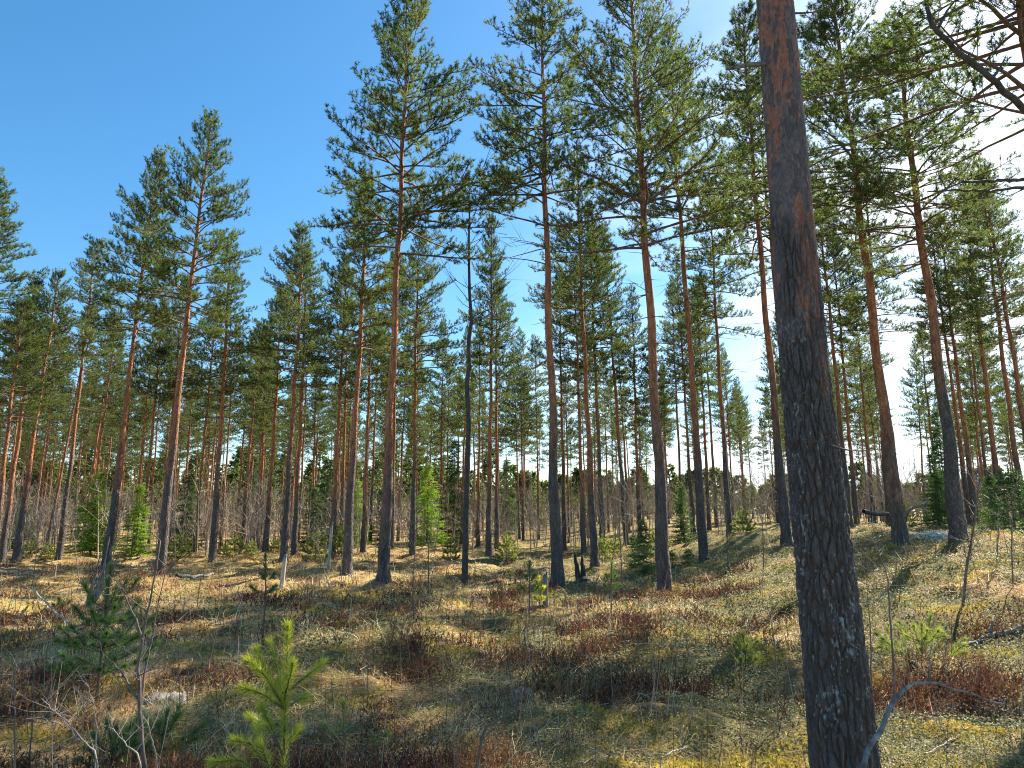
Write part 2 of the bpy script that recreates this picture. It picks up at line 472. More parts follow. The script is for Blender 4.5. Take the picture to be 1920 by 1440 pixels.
def bark_mat():
    m, nt, b = newmat('pine_bark')
    l = nt.links.new
    tc = N(nt, "ShaderNodeTexCoord"); oi = N(nt, "ShaderNodeObjectInfo")
    mp = N(nt, "ShaderNodeMapping"); mp.inputs['Scale'].default_value = (1, 1, 0.32)
    l(tc.outputs['Object'], mp.inputs[0])
    vo = N(nt, "ShaderNodeTexVoronoi", feature='DISTANCE_TO_EDGE', Scale=17.0)
    nz = N(nt, "ShaderNodeTexNoise", Scale=11.0, Detail=6.0)
    dist = N(nt, "ShaderNodeVectorMath", operation='ADD')
    l(mp.outputs[0], nz.inputs['Vector'])
    sc = N(nt, "ShaderNodeVectorMath", operation='SCALE'); sc.inputs['Scale'].default_value = 0.08
    l(nz.outputs['Color'], sc.inputs[0]); l(mp.outputs[0], dist.inputs[0]); l(sc.outputs[0], dist.inputs[1])
    l(dist.outputs[0], vo.inputs['Vector'])
    # height of the change from grey lower bark to orange upper bark
    sx = N(nt, "ShaderNodeSeparateXYZ"); l(tc.outputs['Object'], sx.inputs[0])
    big = N(nt, "ShaderNodeTexNoise", Scale=2.2, Detail=4.0); l(mp.outputs[0], big.inputs['Vector'])
    ma = N(nt, "ShaderNodeMath", operation='MULTIPLY_ADD'); l(big.outputs[0], ma.inputs[0]); ma.inputs[1].default_value = 5.0; l(sx.outputs[2], ma.inputs[2])
    mr = N(nt, "ShaderNodeMath", operation='MULTIPLY_ADD'); l(oi.outputs['Random'], mr.inputs[0]); mr.inputs[1].default_value = 2.5; l(ma.outputs[0], mr.inputs[2])
    tr = N(nt, "ShaderNodeMapRange"); tr.inputs[1].default_value = 5.6; tr.inputs[2].default_value = 9.0; l(mr.outputs[0], tr.inputs[0])
    low = ramp(nt, [(0.3, (0.055, 0.047, 0.045)), (0.6, (0.115, 0.097, 0.09)), (0.8, (0.165, 0.14, 0.128))])
    l(nz.outputs[0], low.inputs[0])
    up = ramp(nt, [(0.3, (0.2, 0.08, 0.04)), (0.55, (0.43, 0.17, 0.075)), (0.8, (0.58, 0.28, 0.15))])
    l(nz.outputs[0], up.inputs[0])
    mx = N(nt, "ShaderNodeMix", data_type='RGBA')
    l(tr.outputs[0], mx.inputs[0]); l(low.outputs[0], mx.inputs[6]); l(up.outputs[0], mx.inputs[7])
    # pale lichen flecks on the lower trunk
    fl = N(nt, "ShaderNodeTexNoise", Scale=46.0, Detail=2.0); l(tc.outputs['Object'], fl.inputs['Vector'])
    fr = N(nt, "ShaderNodeMapRange"); fr.inputs[1].default_value = 0.67; fr.inputs[2].default_value = 0.71; l(fl.outputs[0], fr.inputs[0])
    inv = N(nt, "ShaderNodeMapRange"); inv.inputs[1].default_value = 0.5; inv.inputs[2].default_value = 4.5; inv.inputs[3].default_value = 1; inv.inputs[4].default_value = 0
    l(sx.outputs[2], inv.inputs[0])
    fm = N(nt, "ShaderNodeMath", operation='MULTIPLY'); l(fr.outputs[0], fm.inputs[0]); l(inv.outputs[0], fm.inputs[1])
    mx2 = N(nt, "ShaderNodeMix", data_type='RGBA'); l(fm.outputs[0], mx2.inputs[0]); l(mx.outputs[2], mx2.inputs[6]); mx2.inputs[7].default_value = (0.42, 0.44, 0.42, 1)
    l(mx2.outputs[2], b.inputs['Base Color'])
    hr = N(nt, "ShaderNodeMapRange"); hr.inputs[1].default_value = 0.0; hr.inputs[2].default_value = 0.22; l(vo.outputs['Distance'], hr.inputs[0])
    bp = N(nt, "ShaderNodeBump"); bp.inputs['Strength'].default_value = 0.9; bp.inputs['Distance'].default_value = 0.03
    l(hr.outputs[0], bp.inputs['Height'])
    bp2 = N(nt, "ShaderNodeBump"); bp2.inputs['Strength'].default_value = 0.6; bp2.inputs['Distance'].default_value = 0.015
    l(nz.outputs[0], bp2.inputs['Height']); l(bp.outputs[0], bp2.inputs['Normal']); l(bp2.outputs[0], b.inputs['Normal'])
    b.inputs['Roughness'].default_value = 0.85
    return m


M['bark'] = bark_mat()


# ------------------------------------------------------------------ ground cover fields (what grows where)
def blob(x, y, cx, cy, rx, ry):
    return np.exp(-(((x - cx) / rx) ** 2 + ((y - cy) / ry) ** 2))


def f_heath(x, y):
    f = 1.3 * fbm(x / 1.3, y / 1.0, 21) - 0.42
    f = f + 1.2 * blob(x, y, 0.2, 8.0, 0.85, 0.5) + 0.9 * blob(x, y, 1.2, 7.3, 0.4, 0.4) + 0.9 * blob(x, y, 1.4, 10.2, 0.7, 0.5)
    f = f + 0.7 * fbm(x / 0.4, y / 0.35, 23)
    f = f + 1.4 * sm(0.4, -0.6, x) * sm(5.0, 4.2, y) + 0.9 * blob(x, y, 3.2, 13.6, 1.0, 0.8) + 1.0 * blob(x, y, 4.8, 17, 1.2, 0.9)
    f = f + 1.0 * blob(x, y, -4.2, 6.6, 1.2, 0.6) + 0.6 * blob(x, y, 3.3, 6.3, 0.7, 0.5)
    f = f - 1.2 * sm(0.3, 1.0, x) * sm(5.8, 4.8, y) - 0.5 * sm(3, 6, x)
    return np.clip(1.5 * f, 0, 1)


def f_moss(x, y):
    f = -0.12 + 1.2 * fbm(x / 0.8, y / 0.7, 41) + 1.0 * blob(x, y, 1.2, 3.9, 1.1, 1.0) + 0.5 * blob(x, y, 3.2, 4.2, 1.5, 1.3) + 0.5 * blob(x, y, -2.3, 14, 1.5, 2.5)
    return np.clip(1.5 * f, 0, 1) * (1 - 0.9 * f_heath(x, y))


def f_ling(x, y):
    f = 0.35 + 1.1 * fbm(x / 1.7, y / 1.4, 31) + 0.5 * sm(-1.5, 2.5, x) - 0.5 * sm(-1.0, -4.0, x) - 0.3 * sm(30, 50, y)
    f = f - 0.8 * blob(x, y, 0.9, 12.5, 1.6, 1.0)
    return np.clip(1.4 * f, 0, 1) * (1 - 0.8 * f_heath(x, y)) * (1 - 0.2 * f_moss(x, y))


def f_grass(x, y):
    f = 0.50 + 1.1 * fbm(x / 1.5, y / 1.1, 51) + 0.45 * sm(0.5, -2.5, x) + 1.0 * blob(x, y, 0.9, 12.5, 1.8, 1.0) + 0.6 * blob(x, y, -1.0, 6.3, 2.2, 1.5)
    f = f - 0.9 * sm(0.5, 1.8, x) * sm(10, 6, y) - 0.45 * f_ling(x, y)
    return np.clip(1.3 * f, 0.03, 1) * (1 - 0.6 * f_heath(x, y)) * (1 - 0.6 * f_moss(x, y))


MOUNDS = [tuple(base_at(t_[0], t_[1])[:2]) for t_ in PINES if t_[1] < 40] + [(1.66, 3.7)]

# ------------------------------------------------------------------ ground
def graded(n, lim, k):
    t = np.linspace(-1, 1, n)
    return lim * np.sinh(k * t) / math.sinh(k)


gx = graded(560, 420, 6.2)
ty = np.linspace(0, 1, 620)
gy = -8 + 708 * np.sinh(5.6 * ty) / math.sinh(5.6)
GX, GY = np.meshgrid(gx, gy)
GZ = ground_h(GX, GY) + (1 - sm(8, 16, GY)) * (0.012 * perlin(GX / 0.11, GY / 0.11, 4))
ni, nj = GX.shape
idx = np.arange(ni * nj).reshape(ni, nj)
quads = np.stack([idx[:-1, :-1], idx[:-1, 1:], idx[1:, 1:], idx[1:, :-1]], -1).reshape(-1, 4)
fx, fy = GX.ravel(), GY.ravel()
mg, mnt, mb = newmat('forest_floor')
l = mnt.links.new
tc = N(mnt, "ShaderNodeTexCoord")
n1 = N(mnt, "ShaderNodeTexNoise", Scale=2.3, Detail=8.0, Roughness=0.65); l(tc.outputs['Object'], n1.inputs['Vector'])
n2 = N(mnt, "ShaderNodeTexNoise", Scale=28.0, Detail=6.0, Roughness=0.7); l(tc.outputs['Object'], n2.inputs['Vector'])
base = ramp(mnt, [(0.26, (0.05, 0.032, 0.02)), (0.40, (0.21, 0.12, 0.055)), (0.54, (0.44, 0.29, 0.13)), (0.70, (0.62, 0.47, 0.26))])
ad = N(mnt, "ShaderNodeMath", operation='ADD'); l(n1.outputs[0], ad.inputs[0])
sb = N(mnt, "ShaderNodeMath", operation='MULTIPLY_ADD'); l(n2.outputs[0], sb.inputs[0]); sb.inputs[1].default_value = 0.7; sb.inputs[2].default_value = -0.35
l(sb.outputs[0], ad.inputs[1]); l(ad.outputs[0], base.inputs[0])
cur = base.outputs[0]
for nm, c1, c2 in (('moss', (0.24, 0.19, 0.04), (0.52, 0.40, 0.08)), ('ling', (0.07, 0.08, 0.03), (0.24, 0.22, 0.09)), ('heath', (0.045, 0.028, 0.02), (0.13, 0.075, 0.05))):
    at = N(mnt, "ShaderNodeAttribute", attribute_name=nm)
    cr = ramp(mnt, [(0.35, c1), (0.65, c2)]); l(n2.outputs[0], cr.inputs[0])
    mm = N(mnt, "ShaderNodeMix", data_type='RGBA')
    mu = N(mnt, "ShaderNodeMath", operation='MULTIPLY'); mu.inputs[1].default_value = 0.85; l(at.outputs['Fac'], mu.inputs[0])
    l(mu.outputs[0], mm.inputs[0]); l(cur, mm.inputs[6]); l(cr.outputs[0], mm.inputs[7]); cur = mm.outputs[2]
l(cur, mb.inputs['Base Color'])
mb.inputs['Roughness'].default_value = 0.95
mb.inputs['Specular IOR Level'].default_value = 0.1
bp = N(mnt, "ShaderNodeBump"); bp.inputs['Strength'].default_value = 0.9; bp.inputs['Distance'].default_value = 0.06
l(n2.outputs[0], bp.inputs['Height']); l(bp.outputs[0], mb.inputs['Normal'])
gme = mesh_np('ground', np.stack([fx, fy, GZ.ravel()], -1), None, quads, [mg], True,
              {'moss': f_moss(fx, fy), 'ling': f_ling(fx, fy), 'heath': f_heath(fx, fy)})
tag(obj('ground', gme), 'uneven forest floor of moss, heather and dry grass', 'ground', kind='structure')


# ------------------------------------------------------------------ trees
def trunk_mesh(name, H, R, seed, sides=14, rings=56, mat='bark', wob=0.045):
    r = np.random.default_rng(seed)
    z = np.concatenate([np.linspace(-0.45, 0.9, 12)[:-1], np.linspace(0.9, H, rings - 11)])
    rad = R * (0.72 * np.clip((H - z) / (H - 1.3), 0, 1.05) ** 0.55 + 0.28 * np.exp(-np.clip(z - 1.1, 0, None) / 1.3))
    rad = np.minimum(rad, 0.006 + 0.05 * (H - z)) * (1 + 0.30 * np.exp(-np.clip(z, 0, None) / 0.16))
    ph = r.uniform(0, 6.28, 4)
    cx = wob * (np.sin(z * 0.42 + ph[0]) - np.sin(ph[0])) * z / H + 0.018 * np.sin(z * 1.7 + ph[1]) * np.clip(z, 0, 1)
    cy = wob * (np.sin(z * 0.36 + ph[2]) - np.sin(ph[2])) * z / H + 0.018 * np.sin(z * 1.9 + ph[3]) * np.clip(z, 0, 1)
    th = np.arange(sides) * 2 * np.pi / sides
    bump = 1 + 0.05 * r.normal(size=(len(z), sides)) + 0.10 * np.exp(-np.clip(z, 0, None) / 0.25)[:, None] * np.sin(th * 4 + ph[0])[None, :]
    rr = rad[:, None] * bump
    v = np.stack([cx[:, None] + rr * np.cos(th), cy[:, None] + rr * np.sin(th), np.repeat(z[:, None], sides, 1)], -1).reshape(-1, 3)
    k = np.arange(sides); k2 = (k + 1) % sides
    i = np.arange(len(z) - 1)[:, None] * sides
    q = np.stack([i + k, i + k2, i + sides + k2, i + sides + k], -1).reshape(-1, 4)
    me = mesh_np(name, v, None, q, [M[mat]], True)
    axis = lambda zz: np.array([np.interp(zz, z, cx), np.interp(zz, z, cy), zz])
    radf = lambda zz: float(np.interp(zz, z, rad))
    return me, axis, radf


def bough(mb, tufts, axis0, az, el0, Lb, r0, r, dens, curl=0.5, bare=0.35, twigs=True):
    n = 7
    t = np.linspace(0, 1, n)
    el = el0 - 0.25 * np.sin(t * np.pi * 0.8) * (1 if el0 < 0.6 else 0.3) + curl * t ** 2
    azs = az + np.cumsum(r.normal(0, 0.10, n))
    step = Lb / (n - 1)
    d = np.stack([np.cos(el) * np.cos(azs), np.cos(el) * np.sin(azs), np.sin(el)], -1)
    pts = axis0 + np.vstack([np.zeros(3), np.cumsum(d[:-1] * step, 0)])
    mb.tube(pts, r0 * (1 - 0.85 * t), 4)
    if not twigs: return
    nt_ = max(3, int(Lb * (1 - bare) / 0.076))
    ts = bare + (1 - bare) * (np.arange(nt_) + r.random(nt_)) / nt_
    for j, tt in enumerate(ts):
        k = min(int(tt * (n - 1)), n - 2); f = tt * (n - 1) - k
        p = pts[k] * (1 - f) + pts[k + 1] * f
        D = d[k]
        side = np.array([-D[1], D[0], 0]); side /= np.linalg.norm(side) + 1e-9
        s = 1 if j % 2 else -1
        l2 = (0.14 + 0.42 * Lb * (1 - tt) * 0.62) * r.uniform(0.6, 1.25)
        dd = D * r.uniform(0.5, 0.9) + side * s * r.uniform(0.4, 1.0) + np.array([0, 0, r.normal(0.25, 0.35)])
        dd /= np.linalg.norm(dd)
        e = dd + np.array([0, 0, 0.45]); e /= np.linalg.norm(e)
        p2 = p + dd * l2 * 0.55; p3 = p2 + e * l2 * 0.45
        mb.tube([p, p2, p3], [0.007, 0.005, 0.003], 3)
        ns = max(3, int(l2 / 0.028 * dens))
        q = 0.3 + 0.7 * r.random(ns)
        for qq in q:
            pp = p + dd * l2 * qq if qq < 0.55 else p2 + e * l2 * (qq - 0.55)
            sd = (dd if qq < 0.55 else e) * 0.7 + r.normal(0, 0.45, 3) + np.array([0, 0, 0.35])
            tufts.append((pp, sd / np.linalg.norm(sd)))
    for _ in range(int(3 * dens) + 1):
        sd = d[-1] + r.normal(0, 0.35, 3) + np.array([0, 0, 0.3])
        tufts.append((pts[-1] - d[-1] * r.uniform(0, 0.15), sd / np.linalg.norm(sd)))


def pine_variant(seed, H=15.0, R=0.135, cb=0.5, Lmax=2.1, dens=1.0, dead=0.5, K=16):
    r = np.random.default_rng(seed)
    tm, axis, radf = trunk_mesh('trunk', H, R, seed)
    mb = MB(); tufts = []
    zb = cb * H
    z = zb
    az = r.uniform(0, 6.28)
    lop = r.uniform(0, 6.28)
    while z < H - 0.25:
        u = (z - zb) / (H - zb)
        prof = (1 - u) ** 0.85 * (0.62 + 0.38 * min(1, u / 0.22)) + 0.05
        nb = r.integers(4, 7) if u > 0.08 else r.integers(2, 5)
        az += 0.6
        for k in range(nb):
            a = az + k * 2 * np.pi / nb + r.normal(0, 0.25)
            if r.random() < 0.10: continue
            Lb = Lmax * prof * r.uniform(0.62, 1.18) * (1 + 0.18 * math.cos(a - lop)) + 0.12
            el = 0.05 + 0.95 * u ** 1.25 + r.normal(0, 0.12)
            zz = z + r.normal(0, 0.10)
            bough(mb, tufts, axis(zz), a, el, Lb, 0.007 + 0.009 * Lb * (0.8 + 0.3 * (1 - u)), r, dens, curl=0.55 - 0.3 * u, bare=0.32 - 0.2 * u)
        z += (0.37 - 0.13 * u) * r.uniform(0.6, 1.4)
    # leader
    top = axis(H - 0.35)
    for k in range(10):
        sd = np.array([0, 0, 1]) + r.normal(0, 0.3, 3)
        tufts.append((top + np.array([0, 0, 0.06 * k - 0.05]), sd / np.linalg.norm(sd)))
    for _ in range(r.integers(10, 22)):              # short broken stubs on the bare trunk
        zq = H * r.uniform(0.08, cb)
        bough(mb, tufts, axis(zq), r.uniform(0, 6.28), r.uniform(-0.3, 0.5), radf(zq) + r.uniform(0.04, 0.28), 0.011, r, 0, twigs=False)
    # thin dead boughs and snags below the crown
    z = H * (0.16 + 0.1 * r.random())
    while z < zb:
        u = z / zb
        if r.random() < dead * (0.3 + 0.9 * u):
            for _ in range(r.integers(1, 4)):
                a = r.uniform(0, 6.28)
                Lb = r.uniform(0.25, 0.5 + 1.5 * u ** 2)
                bough(mb, tufts, axis(z), a, r.uniform(-0.25, 0.25), Lb, 0.006 + 0.006 * Lb, r, 0, curl=0.3, twigs=False)
                if Lb > 0.9:
                    for q in range(3):
                        a2 = a + r.choice([-1, 1]) * r.uniform(0.4, 0.9)
                        p = axis(z) + np.array([math.cos(a), math.sin(a), 0.0]) * Lb * r.uniform(0.4, 0.8)
                        bough(mb, tufts, p, a2, r.uniform(-0.2, 0.4), Lb * 0.4, 0.006, r, 0, twigs=False)
        z += r.uniform(0.25, 0.6)
    zc = np.linspace(0.1, H - 0.3, 30)
    mb.tube([axis(q) for q in zc], 0.004, 3)          # pith that every bough grows from
    bm_ = mb.mesh('boughs', [M['bough']])
    print('tufts', len(tufts))
    P = np.array([t_[0] for t_ in tufts]); D = np.array([t_[1] for t_ in tufts])
    cl = 0.42 + 0.35 * (perlin(P[:, 0] * 1.1 + P[:, 2] * 0.9, P[:, 1] * 1.1 + P[:, 2] * 0.5, seed)) + r.normal(0, 0.12, len(P))
    v, tr, h = needle_shoots(P, D, r.uniform(0.05, 0.13, len(P)), K, 0.062, 0.0098, r, (0.4, 1.2), np.clip(cl, 0, 1))
    cm = mesh_np('crown', v, tr, None, [M['needle']], False, {'hue': h})
    return dict(trunk=tm, boughs=bm_, crown=cm, H=H, R=R, axis=axis, radf=radf)


VAR = [
    pine_variant(101, cb=0.50, Lmax=3.0, dens=0.95, dead=0.9),           # 0 full
    pine_variant(102, cb=0.50, Lmax=2.6, dens=0.95, dead=0.8),           # 1 full
    pine_variant(103, cb=0.50, Lmax=2.7, dens=0.85, dead=0.9),           # 2 medium
    pine_variant(104, cb=0.54, Lmax=2.6, dens=0.85, dead=1.0),           # 3 medium
    pine_variant(105, cb=0.50, Lmax=3.0, dens=0.62, dead=1.0),          # 4 airy, many dead boughs
    pine_variant(106, cb=0.56, Lmax=2.5, dens=0.75, dead=0.9),          # 5 high
    pine_variant(107, cb=0.50, Lmax=2.0, dens=0.8, dead=0.8),           # 6 slim, high
    pine_variant(108, cb=0.42, Lmax=1.9, dens=0.85, dead=0.6),           # 7 slim
]


def place_pine(p, lean, H, dbh, var, label, group, cs=1.0, name='pine_tree', leany=0.0, yaw=None):
    V = VAR[var]
    root = empty(name, p)
    root.rotation_euler = (leany, lean, 0)
    tag(root, label, 'pine tree', group)
    hs = H / V['H']; rs = dbh / 2 / V['R']
    yaw = random.uniform(0, 6.28) if yaw is None else yaw
    for part, sc in (('trunk', (rs, rs, hs)), ('boughs', (cs, cs, hs)), ('crown', (cs, cs, hs))):
        o = obj(part, V[part], root)
        o.scale = sc; o.rotation_euler = (0, 0, yaw)
    return root


rootpos = []
for (bx, Y, dbh, ref, top, var, cs, label, grp) in PINES:
    p = base_at(bx, Y)
    q = at_depth(ref[0], ref[1], Y)
    lean = math.atan2(q[0] - p[0], q[2] - p[2])
    H = 15.5 if top is None else (at_depth(ref[0], top, Y)[2] - p[2]) / math.cos(lean)
    H = min(max(H, 7), 19)
    place_pine(p, lean, H, dbh, var, label, grp, cs * H / 15.0, leany=random.uniform(-.012, .012))
    rootpos.append((p[0], p[1]))
# pines standing just outside the picture whose boughs or shadows reach in
for (x, y, H, var, label) in ((6.7, 8.0, 12.2, 4, 'pine beyond the right picture edge with boughs hanging into the sky corner'),):
    z = float(ground_h(np.array([x]), np.array([y]))[0])
    place_pine((x, y, z), 0.0, H, .27, var, label, None, 1.0, yaw=2.0)
    rootpos.append((x, y))

# distant pines, each its own tree
r_ = np.random.default_rng(77)
cnt = 0
tries = 0
while cnt < 225 and tries < 6000:
    tries += 1
    y = r_.uniform(36, 82)
    x = r_.uniform(-0.82, 0.82) * y
    px = 960 + F_PX * x / y
    if 930 < px < 1060 and y < 60: continue          # the opening in the middle
    if px > 930 and r_.random() < .2: continue
    if 1660 < px < 1740 and y < 80: continue         # the bright gap
    if min((x - a) ** 2 + (y - b) ** 2 for a, b in rootpos) < 2.2 ** 2: continue
    z = float(ground_h(np.array([x]), np.array([y]))[0])
    Hh = r_.uniform(11, 15.0) * (0.9 if px > 1000 else 1.0)
    side = 'behind the sunlit trunks' if px < 900 else ('behind the fissured pine' if px < 1500 else 'on the slope past the great trunk')
    place_pine((x, y, z), r_.normal(0, .015), Hh, r_.uniform(.15, .24), int(r_.choice([3, 5, 5, 6, 6, 6, 7])),
               'thin distant pine among many alike ' + side, 'distant pines ' + side, Hh / 15 * r_.uniform(.65, .95))
    rootpos.append((x, y))
    cnt += 1


# ------------------------------------------------------------------ the great near pine
def great_pine():
    Yt = 3.7
    zs_ = np.array([-0.5, 0.24, 1.49, 2.35, 4.65, 8, 14.5])
    xs_ = np.array([1.665, 1.645, 1.615, 1.592, 1.589, 1.60, 1.60])
    ws_ = np.array([0.42, 0.318, 0.262, 0.240, 0.208, 0.165, 0.02]) / 2
    z = np.concatenate([np.linspace(-0.35, 5.4, 1050), np.linspace(5.45, 14.5, 90)])
    nth = 270
    th = np.arange(nth + 1) * 2 * np.pi / nth
    cx = np.interp(z, zs_, xs_); ww = np.interp(z, zs_, ws_)
    ker = np.ones(41) / 41
    cx[20:1030] = np.convolve(cx, ker, 'same')[20:1030]; ww[20:1030] = np.convolve(ww, ker, 'same')[20:1030]
    Z, T = np.meshgrid(z, th[:-1], indexing='ij')
    U = T / (2 * np.pi) * 24                     # 24 plate columns round the trunk, periodic by blending
    def per(fn):                                 # seam hidden on the far side
        return fn(U, Z)
    wx = 0.35 * fbm(U * 0.8, Z * 5, 61); wy = 0.3 * fbm(U * 0.8, Z * 5, 66)
    # lower bark: long deep-fissured plates
    f1, f2, v1 = worley(U * 1.15 + wx, Z * 6.0 + wy, 1)
    e1 = np.clip((f2 - f1) / 0.34, 0, 1) ** 0.8
    f1b, f2b, v1b = worley(U * 2.3 + wx * 1.5, Z * 15 + wy * 2, 2)
    e1b = np.clip((f2b - f1b) / 0.3, 0, 1)
    low = 0.0105 * e1 + 0.0045 * e1b * e1 + 0.0045 * v1b * e1 + 0.0042 * fbm(U * 3.2, Z * 24, 71, 4) * (0.4 + 0.6 * e1)
    # upper bark: thin papery flakes
    g1, g2, w1 = worley(U * 1.15 + wx * 1.6, Z * 22 + wy * 2.5, 3)
    e2 = np.clip((g2 - g1) / 0.14, 0, 1)
    up = 0.0035 * w1 + 0.0022 * e2 + 0.0012 * fbm(U * 4, Z * 50, 75, 2)
    m = sm(2.35, 3.5, Z + 0.9 * fbm(U * 0.22, Z * 1.6, 81))
    disp = low * (1 - m) + (up + 0.006) * m
    root = 1 + 0.16 * np.exp(-np.clip(Z, 0, None) / 0.2) * np.sin(T * 5 + 1)
    rr = ww[:, None] * root - 0.010 + disp
    X = cx[:, None] + rr * np.cos(T); Yv = Yt + rr * np.sin(T)
    V_ = np.stack([X, Yv, Z], -1).reshape(-1, 3)
    V_ -= np.array([1.66, Yt, 0])
    k = np.arange(nth); k2 = (k + 1) % nth
    i = np.arange(len(z) - 1)[:, None] * nth
    q = np.stack([i + k, i + k2, i + nth + k2, i + nth + k], -1).reshape(-1, 4)
    # colours of the bark itself
    cl = np.array([0.07, 0.06, 0.058]); cg = np.array([0.125, 0.108, 0.102]); ch = np.array([0.07, 0.045, 0.034])
    co = np.array([0.36, 0.165, 0.105]); cgr = np.array([0.15, 0.118, 0.11]); cor = np.array([0.25, 0.10, 0.062])
    a = np.clip(0.5 + 0.5 * fbm(U * 0.9, Z * 9, 91) + 0.5 * (v1b - 0.5), 0, 1)[..., None]
    lowc = (cl * (1 - a) + cg * a) * e1[..., None] + ch * (1 - e1[..., None])
    om = np.clip(0.24 + 0.9 * fbm(U * 0.2, Z * 1.5, 95) + 0.5 * fbm(U * 0.7, Z * 5, 94) + 0.75 * (w1 - 0.5) + 0.28 * sm(3.2, 4.6, Z) + 0.75 * np.exp(-(((Z - 2.95) / 0.26) ** 2 + ((T - 4.55) / 0.42) ** 2)), 0, 1)
    om = sm(0.30, 0.62, om)[..., None]
    b_ = np.clip(0.5 + 0.5 * fbm(U * 1.2, Z * 20, 97), 0, 1)[..., None]
    upc = (co * b_ + cor * (1 - b_)) * om + (cgr * (0.7 + 0.5 * w1[..., None])) * (1 - om)
    col = lowc * (1 - m[..., None]) + upc * m[..., None]
    # pale lichen flecks, thicker low down
    s1, s2, sv = worley(U * 3.2, Z * 32, 5)
    clump = sm(0.05, 0.55, fbm(U * 0.35, Z * 3.2, 99))
    f_li = fbm(U * 2.6, Z * 26, 103, 4)
    li = sm(0.72, 0.95, f_li + 0.6 * clump - 0.25 * (sv < 0.5)) * (1 - 0.85 * sm(1.9, 3.0, Z))
    li = np.maximum(li, 0.8 * sm(0.26, 0.14, s1) * (sv > 0.96 - 0.16 * clump) * (1 - 0.85 * sm(1.9, 3.0, Z)))[..., None]
    col = col * (1 - 0.8 * li) + np.array([0.33, 0.35, 0.33]) * 0.8 * li
    tm = mesh_np('trunk', V_, None, q, [M['trunk_near']], True, {'col': col.reshape(-1, 3)})
    root_o = empty('pine_tree', (1.66, Yt, float(ground_h(np.array([1.66]), np.array([Yt]))[0]) * 0))
    tag(root_o, 'great near pine trunk with deeply fissured grey bark turning orange higher up', 'pine tree', None)
    obj('trunk', tm, root_o)
    V2 = VAR[3]
    for part in ('boughs', 'crown'):
        o = obj(part, V2[part], root_o); o.location = (-0.06, 0, 0.6); o.rotation_euler = (0, 0, 1.1)
    # two broken snags on the shaded side
    for (px, py, px2, py2, rd) in ((1428, 118, 1362, 129, 0.016), (1436, 232, 1412, 231, 0.012)):
        a0, a1 = at_depth(px + 14, py, Yt - 0.02), at_depth(px2, py2, Yt - 0.1)
        mb = MB(); o_ = np.array([1.66, Yt, 0])
        pts = np.array([a0 + (a1 - a0) * t for t in np.linspace(0, 1, 5)]) - o_
        pts[2] += [0, 0, 0.008]
        mb.tube(pts, np.linspace(rd, rd * 0.6, 5), 8, cap=True)
        obj('snag', mb.mesh('snag', [M['logbark']]), root_o)


great_pine()


# ------------------------------------------------------------------ boughs reaching in from the right edge
def bough_in(name, pix, Y, r0, r1, label, cat, mat='darkbark', side=()):
    pts = np.array([at_depth(px, py, Y + dy) for (px, py, dy) in pix])
    root = pts[0].copy()
    t = np.linspace(0, len(pts) - 1, 24)
    P = np.stack([np.interp(t, np.arange(len(pts)), pts[:, k]) for k in range(3)], -1) - root
    P[1:-1] += np.random.default_rng(len(name) + int(pix[0][0])).normal(0, 0.006, (22, 3))
    mb = MB(); mb.tube(P, np.linspace(r0, r1, 24), 7, cap=True)
    for pp in side:
        s = np.array([at_depth(px, py, Y + dy) for (px, py, dy) in pp]) - root
        mb.tube(s, np.linspace(r1 * 0.9, r1 * 0.35, len(s)), 5, cap=True)
    o = obj(name, mb.mesh(name, [M[mat]])); o.location = root
    tag(o, label, cat)
    return o


# ------------------------------------------------------------------ spruces
def spruce_variant(seed, H=4.0, rad=1.0, mat='spruce', dens=1.0):
    r = np.random.default_rng(seed)
    mb = MB()
    mb.tube([(0, 0, -0.2), (0.01, 0, H * 0.5), (0, 0, H)], [0.05 * H / 4, 0.03 * H / 4, 0.004], 7)
    trunk = mb.mesh('trunk', [M['twig']])
    P, D = [], []
    z = 0.12
    while z < H - 0.1:
        u = z / H
        for k in range(r.integers(5, 9)):
            a = r.uniform(0, 6.28); zj = z + r.normal(0, 0.05)
            L_ = rad * (1 - u) ** 0.85 * r.uniform(0.7, 1.15) + 0.05
            n = max(3, int(L_ / 0.065 * dens))
            for j in range(n):
                t = (j + r.random()) / n
                pos = np.array([math.cos(a) * L_ * t, math.sin(a) * L_ * t, zj - 0.30 * L_ * t + 0.22 * L_ * t * t])
                for s in (-1, 1):
                    d = np.array([math.cos(a + s * 0.75), math.sin(a + s * 0.75), -0.15 + r.normal(0, 0.15)])
                    P.append(pos + r.normal(0, 0.012, 3)); D.append(d / np.linalg.norm(d))
        z += 0.10 * r.uniform(0.7, 1.3) * (H / 4) ** 0.5
    for k in range(5):
        P.append(np.array([0, 0, H - 0.25 + 0.05 * k])); D.append(np.array([0, 0, 1.0]))
    P, D = np.array(P), np.array(D)
    v, t_, h = needle_shoots(P, D, r.uniform(0.12, 0.22, len(P)), 14, 0.04, 0.022, r, (0.5, 1.2), np.clip(0.5 + r.normal(0, 0.25, len(P)), 0, 1))
    crown = mesh_np('crown', v, t_, None, [M[mat]], False, {'hue': h})
    return trunk, crown, H


SPR = [spruce_variant(301, 4, 1.05, 'spruce_bright'), spruce_variant(302, 4, 0.95, 'spruce_bright', 0.9), spruce_variant(303, 4, 0.9, 'spruce'), spruce_variant(304, 2.0, 0.8, 'spruce', 0.45)]


